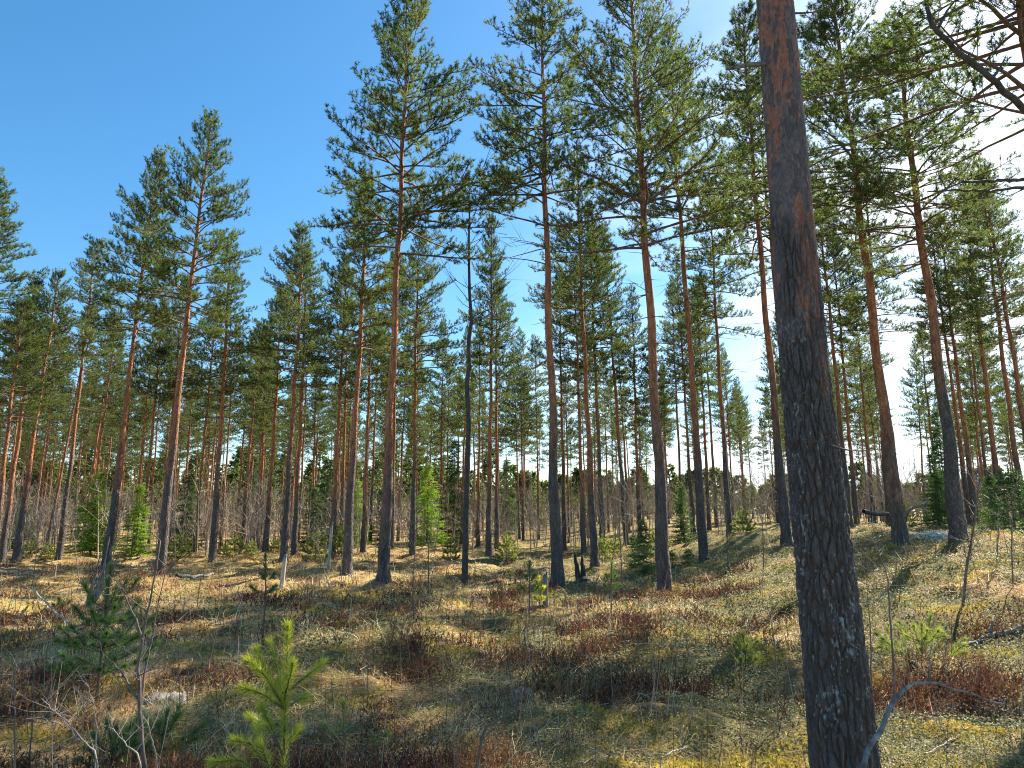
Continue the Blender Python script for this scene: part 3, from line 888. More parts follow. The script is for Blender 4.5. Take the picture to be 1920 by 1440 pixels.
def spruce(px, Y, H, var, label, cs=1.0):
    p = base_at(px, Y)
    t, c, h0 = SPR[var]
    root = empty('spruce_tree', p)
    tag(root, label, 'spruce tree', 'young spruces under the pines')
    for nm, me in (('trunk', t), ('crown', c)):
        o = obj(nm, me, root); s = H / h0; o.scale = (s * cs, s * cs, s); o.rotation_euler = (0, 0, random.uniform(0, 6))


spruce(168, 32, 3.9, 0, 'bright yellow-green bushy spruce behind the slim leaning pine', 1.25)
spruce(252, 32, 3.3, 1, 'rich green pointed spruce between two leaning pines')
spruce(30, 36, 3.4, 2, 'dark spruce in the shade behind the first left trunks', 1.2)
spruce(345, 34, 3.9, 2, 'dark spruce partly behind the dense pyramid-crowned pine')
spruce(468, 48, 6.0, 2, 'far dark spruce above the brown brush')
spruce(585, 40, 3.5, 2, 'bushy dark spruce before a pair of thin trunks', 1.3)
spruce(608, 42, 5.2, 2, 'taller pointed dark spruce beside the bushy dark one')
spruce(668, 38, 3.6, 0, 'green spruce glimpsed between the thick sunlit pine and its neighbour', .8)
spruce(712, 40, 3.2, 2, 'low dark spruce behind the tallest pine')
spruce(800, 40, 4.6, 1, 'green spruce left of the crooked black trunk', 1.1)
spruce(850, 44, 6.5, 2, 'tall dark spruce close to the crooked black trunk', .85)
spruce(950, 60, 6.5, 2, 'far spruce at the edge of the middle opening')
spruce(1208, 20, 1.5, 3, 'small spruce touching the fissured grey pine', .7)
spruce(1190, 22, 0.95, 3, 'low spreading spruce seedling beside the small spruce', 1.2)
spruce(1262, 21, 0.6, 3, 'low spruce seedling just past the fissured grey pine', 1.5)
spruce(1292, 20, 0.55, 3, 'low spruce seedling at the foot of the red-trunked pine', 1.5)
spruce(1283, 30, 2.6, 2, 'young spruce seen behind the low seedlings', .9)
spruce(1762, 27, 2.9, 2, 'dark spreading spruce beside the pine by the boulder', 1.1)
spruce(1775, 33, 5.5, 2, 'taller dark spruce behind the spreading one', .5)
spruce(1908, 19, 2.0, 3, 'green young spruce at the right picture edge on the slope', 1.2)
spruce(1868, 22, 1.9, 3, 'thin young spruce inside the right edge', .8)


# ------------------------------------------------------------------ young pines
def sapling(name, loc, stems, needle='needle_bright', label='', nlen=0.055, w=0.0026, per_m=900, seed=1, group=None, stem_r=0.008, cat='pine sapling'):
    """stems: list of (list of points, needled from, radius) in local metres"""
    r = np.random.default_rng(seed)
    root = empty(name, loc)
    tag(root, label, cat, group)
    mb = MB(); V_, T_, H_ = [], [], []; n0 = 0
    for (pts, frm, rad) in stems:
        pts = np.asarray(pts, float)
        t = np.linspace(0, len(pts) - 1, 4 * len(pts))
        P = np.stack([np.interp(t, np.arange(len(pts)), pts[:, k]) for k in range(3)], -1)
        mb.tube(P, np.linspace(rad, rad * 0.5, len(P)), 6, cap=True)
        seg = np.diff(P, axis=0); ln = np.linalg.norm(seg, axis=1)
        keep = np.arange(len(seg)) / len(seg) >= frm
        seg, ln, B = seg[keep], ln[keep], P[:-1][keep]
        K = max(6, int(1.35 * per_m * ln.mean()))
        v, tr, h = needle_shoots(B, seg / ln[:, None], ln, K, nlen, w, r, (0.45, 1.05), np.clip(r.normal(0.5, 0.15, len(seg)), 0, 1))
        V_.append(v); T_.append(tr + n0); H_.append(h); n0 += len(v)
        # tip brush
        d = (P[-1] - P[-2]); d /= np.linalg.norm(d)
        v, tr, h = needle_shoots(P[-1:] - d * 0.015, d[None], np.array([0.02]), 70, nlen, w, r, (0.1, 0.7), np.array([0.75]))
        V_.append(v); T_.append(tr + n0); H_.append(h); n0 += len(v)
    obj('stem', mb.mesh('stem', [M['bough']]), root)
    obj('needles', mesh_np('needles', np.concatenate(V_), np.concatenate(T_), None, [M[needle]], False, {'hue': np.concatenate(H_)}), root)
    return root


def pix_stems(Y, root, lst):
    return [([at_depth(px, py, Y + dy) - root for (px, py, dy) in pts], frm, rad) for (pts, frm, rad) in lst]


# the glowing yellow-green one close to the viewer
Ys = 3.25
g = base_at(532, Ys)
st = pix_stems(Ys, g, [
    ([(533, 1475, 0), (533, 1400, 0), (534, 1330, 0)], 0.15, 0.008),
    ([(534, 1335, 0), (538, 1250, 0), (540, 1178, 0)], 0.0, 0.006),
    ([(534, 1330, 0), (500, 1270, -.05), (468, 1240, -.08)], 0.0, 0.005),
    ([(534, 1320, 0), (512, 1285, .10), (482, 1222, .16)], 0.0, 0.005),
    ([(535, 1310, 0), (522, 1260, .12), (508, 1208, .2)], 0.0, 0.005),
    ([(535, 1300, 0), (545, 1265, -.1), (548, 1248, -.12)], 0.0, 0.005),
    ([(534, 1300, 0), (572, 1270, .06), (602, 1245, .1)], 0.35, 0.005),
    ([(534, 1330, 0), (490, 1300, -.1), (455, 1290, -.16)], 0.1, 0.005),
    ([(533, 1330, 0), (560, 1312, .12), (575, 1305, .2)], 0.3, 0.005),
    ([(533, 1420, 0), (500, 1360, .1), (470, 1345, .15)], 0.3, 0.005),
    ([(533, 1425, 0), (510, 1365, -.04), (492, 1330, -.06)], 0.3, 0.005),
    ([(533, 1440, 0), (545, 1390, .05), (558, 1370, .08)], 0.3, 0.004),
])
sapling('pine_sapling', g, st, 'needle_bright', 'bright yellow-green young pine with upright leader, biggest in the near grass', 0.052, 0.0030, 1100, 11)
g = base_at(500, 3.0)
st = pix_stems(3.0, g, [
    ([(512, 1530, 0), (505, 1440, 0), (490, 1400, 0)], 0.4, 0.006),
    ([(500, 1440, 0), (470, 1395, 0), (442, 1388, -.05)], 0.1, 0.005),
    ([(495, 1420, 0), (488, 1385, .05), (484, 1370, .08)], 0.1, 0.005),
    ([(500, 1460, 0), (450, 1425, 0), (405, 1428, -.05)], 0.2, 0.005),
])
sapling('pine_sapling', g, st, 'needle_bright', 'low lime-green pine sapling cut by the bottom edge, beside the bright young pine', 0.052, 0.0030, 1000, 12)
g = base_at(645, 3.7)
st = pix_stems(3.7, g, [
    ([(648, 1440, 0), (645, 1380, 0), (643, 1325, 0)], 0.3, 0.005),
    ([(646, 1400, 0), (625, 1375, .05), (612, 1362, .1)], 0.2, 0.004),
    ([(646, 1420, 0), (690, 1395, 0), (722, 1378, 0)], 0.3, 0.004),
])
sapling('pine_sapling', g, st, 'needle_dark', 'small faint green pine sapling at the heather edge', 0.045, 0.0024, 500, 13)


def dark_young_pine(px, Y, hgt, wid, label, seed, needle='needle_dark', bare=0.25, per_m=650, w=0.0042, nl=0.07, nw=6):
    r = np.random.default_rng(seed)
    g = base_at(px, Y)
    lst = [([(0, 0, -0.05), (0.01, 0, hgt * 0.5), (r.normal(0, .02), 0, hgt)], bare + 0.15, 0.006 + hgt * 0.008)]
    nwh = max(2, int((hgt * (1 - bare)) / 0.2))
    for k in range(nwh):
        z = hgt * bare + (hgt * (0.86 - bare)) * k / nwh
        u = k / nwh
        a0 = r.uniform(0, 6)
        for j in range(nw):
            a = a0 + j * 6.283 / nw + r.normal(0, .2)
            L_ = wid * (1 - 0.72 * u) * r.uniform(.7, 1.15)
            e = 0.25 + 0.7 * u
            p1 = np.array([math.cos(a) * L_ * .55, math.sin(a) * L_ * .55, z + L_ * .45 * e])
            p2 = np.array([math.cos(a) * L_, math.sin(a) * L_, z + L_ * (e + .25)])
            lst.append(([(0, 0, z), p1, p2], 0.3, 0.004))
            if L_ > 0.22:
                for s in (-1, 1):
                    q = p1 + np.array([math.cos(a + s * .8), math.sin(a + s * .8), .4]) * L_ * .4
                    lst.append(([p1 * .9 + np.array([0, 0, z]) * .1, q], 0.15, 0.003))
    return sapling('pine_sapling', g, lst, needle, label, nl, w, per_m, seed, None)


dark_young_pine(178, 6.2, 1.15, 0.42, 'dark green bushy young pine with bare lower stem, beside the weathered grey stump', 21)
dark_young_pine(492, 8.6, 0.95, 0.13, 'spindly young pine with small tuft, behind the bright young pine', 22, bare=0.55, w=.005, nw=3)
dark_young_pine(992, 11.0, 0.85, 0.17, 'small green pine on a bare stem before the straight pine', 23, bare=0.5, w=.006, nw=4)
dark_young_pine(1146, 11.5, 0.75, 0.15, 'small green pine on a thin stem between straight pine and fissured pine', 24, bare=0.45, w=.006, nw=4)
dark_young_pine(55, 3.5, 0.32, 0.22, 'low dark green pine seedling in the bottom left corner', 25, bare=0.05, w=.003)
dark_young_pine(205, 4.6, 0.28, 0.20, 'low green pine seedling under the pale dead twigs', 26, bare=0.05, w=.003)
dark_young_pine(300, 5.0, 0.24, 0.22, 'low bushy green pine seedling beside the grey forked sapling', 27, bare=0.05, w=.003)
dark_young_pine(110, 12.0, 0.3, 0.18, 'tiny green pine in the straw far left', 28, bare=0.1, w=.006)
dark_young_pine(1398, 7.3, 0.3, 0.16, 'tiny bright green pine beside the great trunk', 29, 'needle_mid', .1, w=.004)
dark_young_pine(1730, 7.5, 0.36, 0.42, 'low spreading green shrub-like pine above the fallen grey branch', 30, 'needle_mid', .05, w=.0035, nw=7)
dark_young_pine(1012, 13.5, 0.5, 0.12, 'tiny lime pine leaning on the grey post', 31, 'needle_bright', .2, w=.006)
rs_ = np.random.default_rng(5)
proto = None
for k, px in enumerate([55, 90, 245, 420, 440, 470, 515, 590, 720, 845, 950, 1130, 1152, 1235, 1395, 1570, 1700, 1858, 335, 640]):
    Yk = rs_.uniform(25, 33); sc = rs_.uniform(0.7, 1.35)
    lab = 'waist-high yellow-green pine seedling in the scrub edge behind the clearing'
    if proto is None:
        proto = dark_young_pine(px, Yk, 0.95, 0.42, lab, 33, 'needle_mid', .05, 330, .013, .075)
        proto['group'] = 'pine seedlings along the scrub edge'
    else:
        c = proto.copy(); scene.collection.objects.link(c); c.location = base_at(px, Yk); c.scale = (sc, sc, sc * rs_.uniform(.8, 1.2)); c.rotation_euler = (0, 0, rs_.uniform(0, 6))
        for ch in list(proto.children):
            d = ch.copy(); scene.collection.objects.link(d); d.parent = c


# ------------------------------------------------------------------ bare saplings, dead wood, stumps
def bare_sapling(pix, Y, r0, label, seed, mat='twig', ntw=10, tw=0.35, name='bare_sapling', cat='sapling', forks=(), spread=0.6):
    r = np.random.default_rng(seed)
    g = base_at(pix[0][0], Y)
    pts = np.array([at_depth(px, py, Y) for (px, py) in pix]); pts[0] = g + np.array([0, 0, -0.04])
    t = np.linspace(0, len(pts) - 1, 6 * len(pts))
    P = np.stack([np.interp(t, np.arange(len(pts)), pts[:, k]) for k in range(3)], -1) - g
    n = len(P)
    P[1:] += np.cumsum(r.normal(0, 0.003, (n - 1, 3)), 0)
    mb = MB(); mb.tube(P, np.linspace(r0, r0 * 0.3, n), 6, cap=True)
    for f in forks:
        fp = np.array([at_depth(px, py, Y + dy) for (px, py, dy) in f]) - g
        tt = np.linspace(0, len(fp) - 1, 5 * len(fp))
        Q = np.stack([np.interp(tt, np.arange(len(fp)), fp[:, k]) for k in range(3)], -1)
        Q[1:] += np.cumsum(r.normal(0, 0.003, (len(Q) - 1, 3)), 0)
        mb.tube(Q, np.linspace(r0 * 0.6, r0 * 0.2, len(Q)), 5)
        for _ in range(ntw // 2):
            i = r.integers(len(Q) // 3, len(Q))
            d = np.array([r.normal(0, spread), r.normal(0, spread), r.uniform(0.1, 0.8)])
            L_ = tw * r.uniform(.3, 1)
            mb.tube([Q[i], Q[i] + d * L_ * .5, Q[i] + d * L_ + r.normal(0, .02, 3)], [r0 * .22, r0 * .15, r0 * .08], 3)
    for _ in range(ntw):
        i = r.integers(n // 4, n)
        d = np.array([r.normal(0, spread), r.normal(0, spread), r.uniform(0.1, 0.9)])
        L_ = tw * r.uniform(.3, 1)
        a, b_ = P[i] + d * L_ * .5, P[i] + d * L_ + np.array([0, 0, .1 * L_])
        mb.tube([P[i], a, b_], [r0 * .3, r0 * .2, r0 * .1], 3)
        for q in range(2):
            d2 = d + r.normal(0, .4, 3)
            mb.tube([a, a + d2 * L_ * .4], [r0 * .15, r0 * .08], 3)
    o = obj(name, mb.mesh(name, [M[mat]])); o.location = g
    tag(o, label, cat)
    return o


bare_sapling([(285, 1440), (262, 1330), (258, 1250), (275, 1150), (300, 1010)], 4.2, .013, 'forked grey bare sapling close by, in front of the weathered stump', 41, 'twig', 10, .3,
             forks=[[(262, 1325, 0), (275, 1260, .05), (290, 1180, .1), (318, 1060, .15)], [(258, 1310, 0), (225, 1265, 0), (200, 1235, 0)], [(266, 1200, 0), (245, 1140, .05), (220, 1080, .1)]])
bare_sapling([(32, 1470), (28, 1380), (25, 1300), (22, 1230)], 4.0, .006, 'thin dark bare stem standing in the lower left corner', 42, 'twig', 14, .3)
bare_sapling([(56, 1350), (65, 1280), (75, 1230), (82, 1170)], 4.6, .005, 'slightly leaning thin dark stem beside the corner stem', 43, 'twig', 12, .28)
bare_sapling([(195, 1460), (178, 1415), (120, 1360), (75, 1320)], 3.3, .0055, 'pale dead twig fan sprawling at the bottom edge', 44, 'twig_pale', 12, .32, 'dead_twig', 'dead twig', spread=.5,
             forks=[[(148, 1388, 0), (125, 1355, .02), (95, 1330, .05)], [(115, 1358, 0), (85, 1350, 0), (58, 1342, 0)]])
bare_sapling([(285, 1470), (262, 1410), (230, 1375), (205, 1352)], 3.4, .0055, 'second pale dead twig at the bottom edge, nearer the forked sapling', 45, 'twig_pale', 10, .3, 'dead_twig', 'dead twig', spread=.5)
bare_sapling([(310, 1440), (290, 1400), (275, 1360), (262, 1330)], 3.7, .005, 'crooked light twig curling at the foot of the forked sapling', 46, 'twig_pale', 6, .25, 'dead_twig', 'dead twig')
bare_sapling([(184, 1418), (184, 1370), (184, 1330), (172, 1290)], 3.8, .004, 'upright hairline pale twig between the two dead twig fans', 47, 'twig_pale', 12, .25, 'dead_twig', 'dead twig')
bare_sapling([(870, 1455), (895, 1400), (905, 1365), (960, 1335)], 3.6, .010, 'dark crooked dead stem at the bottom middle edge', 48, 'twig', 8, .25, 'dead_twig', 'dead twig')
bare_sapling([(776, 1145), (775, 1080), (778, 1020), (782, 950)], 10.5, .012, 'dark bare sapling before the lone orange pine', 49, 'twig', 22, .55)
bare_sapling([(803, 1080), (804, 1030), (806, 1000)], 15.5, .018, 'short grey bare sapling beside the dark bare sapling', 50, 'twig', 10, .6)
bare_sapling([(820, 1110), (840, 1060), (860, 1010)], 12, .008, 'leaning thin bare sapling near the crooked black trunk', 51, 'twig', 10, .4)
bare_sapling([(1168, 1080), (1162, 1000), (1160, 930)], 16, .016, 'thin bare sapling between charred stump and fissured pine', 52, 'twig', 12, .5)
bare_sapling([(1365, 1055), (1362, 980), (1360, 930)], 18, .016, 'bare sapling in front of the dark pine by the mossy hump', 53, 'twig', 12, .7)
bare_sapling([(1432, 1070), (1431, 1000), (1428, 930)], 16.5, .014, 'thin bare sapling beside the mossy hump', 54, 'twig', 12, .6)
bare_sapling([(1672, 1300), (1668, 1180), (1660, 1090), (1640, 1020)], 5.6, .009, 'thin leafless stem just past the great trunk', 55, 'twig', 16, .5)
bare_sapling([(1636, 1250), (1630, 1180), (1622, 1090)], 6.2, .007, 'short thin reddish stem hugging the sunny side of the great trunk', 56, 'twig', 12, .4)
bare_sapling([(1804, 1118), (1812, 1060), (1825, 990), (1838, 880)], 9.3, .022, 'bent dark sapling in front of the pine by the boulder', 57, 'twig', 18, .6)
bare_sapling([(1868, 1080), (1872, 1000), (1880, 930)], 10.5, .010, 'thin upright leafless stem at the right slope', 58, 'twig', 16, .5)
bare_sapling([(1900, 1060), (1895, 980), (1905, 900)], 9.5, .010, 'leafless twiggy stem next to the right edge', 59, 'twig', 18, .55)
bare_sapling([(1462, 1280), (1450, 1200), (1440, 1150)], 5.4, .006, 'small dark twiggy stem close to the shaded side of the great trunk', 60, 'twig', 12, .25)
bare_sapling([(985, 1250), (983, 1190), (986, 1150)], 7.6, .006, 'thin straw-coloured stem rising from dark heather', 61, 'twig', 6, .2)
bare_sapling([(1268, 1260), (1266, 1200), (1270, 1150)], 7.0, .006, 'thin dark stem among the heather before the fissured pine', 62, 'twig', 8, .25)
bare_sapling([(688, 1300), (686, 1260), (684, 1225)], 6.2, .005, 'short dark twig standing in the matted straw', 63, 'twig', 6, .15)
bare_sapling([(620, 1085), (600, 1040), (585, 985)], 16, .014, 'thin pale bare birch before the orange pine with the stake', 64, 'twig_pale', 14, .8)
bare_sapling([(640, 1080), (642, 1040), (650, 1000)], 17, .012, 'white twisted twig at the foot of the thick orange pine', 65, 'twig_pale', 10, .5)
bare_sapling([(150, 1090), (140, 1020), (128, 940)], 19, .014, 'bare grey birch sapling near the left leaning pines', 66, 'twig', 20, .9)
bare_sapling([(60, 1080), (72, 1000), (88, 930)], 18, .014, 'bare brown birch sapling close to the left edge', 67, 'twig', 20, .9)
bare_sapling([(330, 1060), (326, 990), (328, 900)], 21, .016, 'slim bare birch at the foot of the dense pyramid-crowned pine', 68, 'twig_pale', 16, .9)

# crooked black dead trunk with a few bare boughs
Yd = 18.5
g = base_at(871, Yd)
pix = [(871, 1068), (874, 960), (877, 860), (880, 800), (878, 745), (876, 715), (882, 690), (880, 640), (884, 600), (881, 540), (880, 470), (881, 400), (880, 330)]
pts = np.array([at_depth(a, b, Yd) for a, b in pix]) - g; pts[0] = (0, 0, -.2)
t = np.linspace(0, len(pts) - 1, 60)
P = np.stack([np.interp(t, np.arange(len(pts)), pts[:, k]) for k in range(3)], -1)
P[1:] += np.cumsum(np.random.default_rng(9).normal(0, .004, (59, 3)), 0)
dt = empty('dead_tree', g)
tag(dt, 'crooked thin black dead trunk with few bare boughs near the middle', 'dead tree')
mb = MB(); mb.tube(P, np.concatenate([np.linspace(.085, .052, 40), np.linspace(.05, .012, 20)]), 9)
obj('trunk', mb.mesh('trunk', [M['darkbark']]), dt)
mb = MB(); r9 = np.random.default_rng(19)
for k in range(26):
    i = r9.integers(38, 60); a = r9.uniform(0, 6.28); L_ = r9.uniform(.4, 1.8)
    d = np.array([math.cos(a), math.sin(a), r9.uniform(.2, .9)])
    m1, m2 = P[i] + d * L_ * .5, P[i] + d * L_ + np.array([0, 0, .25 * L_])
    mb.tube([P[i], m1, m2], [.012, .008, .003], 4)
    for q in range(3):
        d2 = d + r9.normal(0, .5, 3); mb.tube([m1, m1 + d2 * L_ * .35], [.005, .002], 3)
obj('boughs', mb.mesh('boughs', [M['darkbark']]), dt)


def stump(px, Y, rad, hgt, label, seed, mat='deadwood', roots=5, name='tree_stump', lean=0.0):
    r = np.random.default_rng(seed)
    g = base_at(px, Y)
    sides, rings = 40, 16
    th = np.arange(sides) * 2 * np.pi / sides
    ra = r.uniform(0, 6.28, roots)
    V_ = []
    jag = hgt * (1 + 0.16 * np.interp(np.arange(sides), np.arange(0, sides + 1, 4), r.normal(0, .6, sides // 4 + 1)) + r.normal(0, .06, sides))
    for i in range(rings):
        t = i / (rings - 1)
        z = -0.12 + (jag + 0.12) * t
        rr = rad * (1 + 0.55 * np.exp(-np.clip(z, 0, None) / (0.25 * hgt + .02)) * (0.5 + 0.8 * sum(np.clip(np.cos(th - a), 0, 1) ** 7 for a in ra)))
        rr = rr * (1 + 0.05 * np.sin(th * 9 + seed) + r.normal(0, .025, sides) + 0.03 * np.sin(th * 17))
        V_.append(np.stack([rr * np.cos(th) + lean * z, rr * np.sin(th), z], -1))
    for f in (0.75, 0.45, 0.15):                 # hollowed broken top
        z = jag * (0.55 + 0.3 * f) + r.normal(0, .012, sides)
        V_.append(np.stack([rad * f * np.cos(th) + lean * z, rad * f * np.sin(th), z], -1))
    n = len(V_); V_ = np.concatenate(V_)
    k = np.arange(sides); k2 = (k + 1) % sides
    i = np.arange(n - 1)[:, None] * sides
    q = np.stack([i + k, i + k2, i + sides + k2, i + sides + k], -1).reshape(-1, 4)
    tr = np.array([((n - 1) * sides, (n - 1) * sides + a, (n - 1) * sides + a + 1) for a in range(1, sides - 1)])
    o = obj(name, mesh_np(name, V_, tr, q, [M[mat]], True)); o.location = g
    tag(o, label, 'tree stump')
    return o, g


stump(308, 6.1, 0.14, 0.15, 'weathered grey stump with splayed roots in matted straw', 71)
stump(985, 6.05, 0.10, 0.12, 'small rotten brown stump before the dark heather', 72, 'rotwood', 4)
stump(140, 10.0, 0.12, 0.13, 'low dark rotted stump behind the dark young pine', 73, 'rotwood', 4)
# charred snag: two burnt prongs over a burnt base
g = base_at(1092, 19.2)
cs_ = empty('charred_stump', g); tag(cs_, 'charred black stump with two upright burnt prongs', 'tree stump')
r8 = np.random.default_rng(8)
mb = MB(); th = np.linspace(0, 1, 9)
mb.tube(np.stack([0.05 * th, 0 * th, -0.15 + 0.42 * th], -1), np.array([.42, .40, .36, .31, .27, .24, .21, .17, .08]) * (1 + r8.normal(0, .06, 9)), 14, cap=True)
for a in np.linspace(0, 6, 7):
    mb.tube([(0, 0, .06), (math.cos(a) * .4, math.sin(a) * .4, .05), (math.cos(a) * .75, math.sin(a) * .75, -.04)], [.1, .07, .03], 7)
obj('burnt_base', mb.mesh('burnt_base', [M['char']], False), cs_)
for (x0, x1, h_) in ((-.10, -.2, .78), (.04, .0, .70)):
    mb = MB(); tt = np.linspace(0, 1, 8)
    mb.tube(np.stack([x0 + (x1 - x0) * tt + r8.normal(0, .01, 8), 0 * tt, .1 + h_ * tt], -1), np.array([.1, .085, .075, .068, .06, .05, .04, .015]), 8, cap=True)
    obj('prong', mb.mesh('prong', [M['char']], False), cs_)


def post(px, Y, r0, h_, label, seed, mat='stub', name='broken_stub', cat='tree stump', lean=.0):
    r = np.random.default_rng(seed); g = base_at(px, Y)
    sides, n = 12, 12
    th = np.arange(sides) * 2 * np.pi / sides; V_ = []
    slope = 0.12 * h_ * np.cos(th - 1) + r.normal(0, .03 * h_, sides)
    for i in range(n):
        t = i / (n - 1); z = -.15 + (h_ + slope + .15) * t
        rr = r0 * (1.15 - .25 * t + r.normal(0, .04, sides)); V_.append(np.stack([rr * np.cos(th) + lean * z, rr * np.sin(th), z], -1))
    V_.append(np.array([[lean * h_, 0, h_ * .93]]))
    V_ = np.concatenate(V_); k = np.arange(sides); k2 = (k + 1) % sides; i = np.arange(n - 1)[:, None] * sides
    q = np.stack([i + k, i + k2, i + sides + k2, i + sides + k], -1).reshape(-1, 4)
    tr = np.stack([(n - 1) * sides + k, (n - 1) * sides + k2, np.full(sides, n * sides)], -1)
    o = obj(name, mesh_np(name, V_, tr, q, [M[mat]], True)); o.location = g; tag(o, label, cat)


post(527, 17.5, .055, .82, 'pale grey broken stub standing upright before a pine', 81, lean=.05)
post(1023, 13.6, .05, .55, 'short blue-grey post-like stub before the straight pine', 82, 'deadwood')
post(616, 24, .05, 1.4, 'thin pale stake beside the orange pine', 83, 'stub', 'dead_stake', 'stake', .03)


def fallen(pix, r0, r1, label, seed, mat='logbark', name='fallen_branch', lift=0.03, forks=(), ylist=None):
    r = np.random.default_rng(seed)
    pts = []
    for k, (px, py) in enumerate(pix):
        p = on_ground(px, py) if ylist is None else at_depth(px, py, ylist[k])
        pts.append(p + np.array([0, 0, lift]))
    pts = np.array(pts); g = pts[0].copy()
    t = np.linspace(0, len(pts) - 1, 9 * len(pts))
    P = np.stack([np.interp(t, np.arange(len(pts)), pts[:, k]) for k in range(3)], -1) - g
    n = len(P); P += np.stack([.4 * r0 * np.sin(np.arange(n) * .7 + k) for k in range(3)], -1)
    mb = MB(); mb.tube(P, np.linspace(r0, r1, n) * (1 + r.normal(0, .06, n)), 9, cap=True)
    for (i, d, L_) in forks:
        d = np.array(d, float); a = P[int(i * (n - 1))]
        mb.tube([a, a + d * L_ * .5, a + d * L_ + np.array([0, 0, -.04])], [r1 * .8, r1 * .5, r1 * .25], 5, cap=True)
    o = obj(name, mb.mesh(name, [M[mat]])); o.location = g; tag(o, label, 'fallen branch')
    return o


fallen([(1712, 1255), (1760, 1232), (1830, 1208), (1912, 1183), (1990, 1165)], .032, .02, 'thick grey lichen-covered branch lying on the slope at the right', 91, forks=[(.35, (.2, -.4, .5), .35), (.6, (.3, .2, .6), .4), (.5, (-.3, -.5, .1), .5)])
fallen([(1600, 1475), (1640, 1385), (1692, 1290), (1738, 1278), (1800, 1295), (1885, 1322)], .012, .004, 'bent dead branch leaning past the foot of the great trunk', 92, 'logbark', ylist=[2.95, 3.05, 3.2, 3.5, 3.7, 3.95], lift=0, forks=[(.42, (-.5, .3, .6), .35), (.62, (.35, .4, .55), .4)])
fallen([(1745, 1350), (1800, 1332), (1860, 1338), (1940, 1345)], .014, .009, 'straight dark stick lying low near the bottom right edge', 93, 'logbark')
fallen([(1735, 1425), (1770, 1405), (1800, 1388)], .007, .004, 'short pale stick in the bottom right straw', 94, 'twig_pale')
fallen([(1205, 1425), (1250, 1424), (1290, 1408)], .008, .005, 'pale stick on the yellow moss at the bottom', 95, 'twig_pale')
fallen([(855, 1060), (920, 1082), (985, 1100)], .018, .009, 'long thin pole lying slanted past the crooked black trunk', 96, 'twig_pale', lift=.12)
fallen([(975, 1078), (1010, 1072), (1040, 1067)], .035, .025, 'dark thin log behind the foot of the straight pine', 97, 'darkbark', lift=.08)
fallen([(330, 1085), (360, 1088), (400, 1082)], .05, .03, 'pale peeled log lying below the dark scraped bank', 98, 'deadwood', lift=.08)
fallen([(640, 1105), (655, 1125), (668, 1145)], .02, .01, 'dark broken bough before the tallest pine', 99, 'darkbark', lift=.1, forks=[(.4, (.6, .1, .5), .3), (.7, (-.6, .1, .4), .3)])
fallen([(1620, 960), (1690, 968), (1745, 935)], .05, .02, 'dead pole leaning across behind the leaning pine on the rise', 100, 'darkbark', ylist=[15.5, 16, 18], lift=0)
fallen([(0, 1072), (40, 1075), (90, 1078)], .04, .03, 'long pale log lying near the left edge', 101, 'deadwood', lift=.1)
fallen([(60, 1120), (100, 1165), (150, 1215)], .018, .01, 'thin pale dead stick slanting in the left straw', 102, 'twig_pale', lift=.15)
# bleached root fan near the left pines
g = base_at(160, 12.5)
mb = MB(); r7 = np.random.default_rng(70)
for (px, py) in ((235, 1020), (222, 1012), (206, 1005), (200, 1060), (228, 1035), (190, 1030), (250, 1090), (262, 1100), (182, 1070), (215, 1045)):
    e = at_depth(px, py, 12.5 + r7.normal(0, .4)) - g
    m_ = e * .5 + r7.normal(0, .05, 3)
    mb.tube([np.array([.05, 0, -.05]) + r7.normal(0, .03, 3), e * .22 + r7.normal(0, .02, 3), m_, e], [.045, .034, .02, .005], 6)
o = obj('uprooted_root', mb.mesh('uprooted_root', [M['deadwood']])); o.location = g
tag(o, 'bleached upturned root with forked prongs behind the dark young pine', 'dead root')

# mossy boulder by the pine on the rise
def boulder(px, Y, rx, ry, rz, label, seed):
    p = base_at(px, Y); r = np.random.default_rng(seed)
    nu, nv = 64, 40
    u = np.linspace(0, 2 * np.pi, nu, endpoint=False); v = np.linspace(0.02, np.pi - .02, nv)
    U_, V_ = np.meshgrid(u, v)
    rr = 1 + .22 * perlin(np.cos(U_) * 1.3 + 3, np.sin(U_) * 1.3 + V_ * 1.1, seed) + .08 * perlin(np.cos(U_) * 4, np.sin(U_) * 4 + V_ * 4, seed + 1) + .03 * perlin(np.cos(U_) * 11, np.sin(U_) * 11 + V_ * 11, seed + 2)
    X = np.stack([rr * np.sin(V_) * np.cos(U_) * rx, rr * np.sin(V_) * np.sin(U_) * ry, rr * np.cos(V_) * rz], -1).reshape(-1, 3)
    k = np.arange(nu); k2 = (k + 1) % nu; i = np.arange(nv - 1)[:, None] * nu
    q = np.stack([i + k2, i + k, i + nu + k, i + nu + k2], -1).reshape(-1, 4)
    o = obj('boulder', mesh_np('boulder', X, None, q, [M['rock']], True)); o.location = p + np.array([0, 0, rz * .15])
    tag(o, label, 'boulder')


M['rock'] = wood_mat('lichen_rock', (0.20, 0.19, 0.15), (0.52, 0.50, 0.42), 9, 0.9, 1.0, 1.0)
boulder(1762, 17.5, .8, .6, .22, 'pale lichen-covered boulder on the rise beside a pine foot', 5)

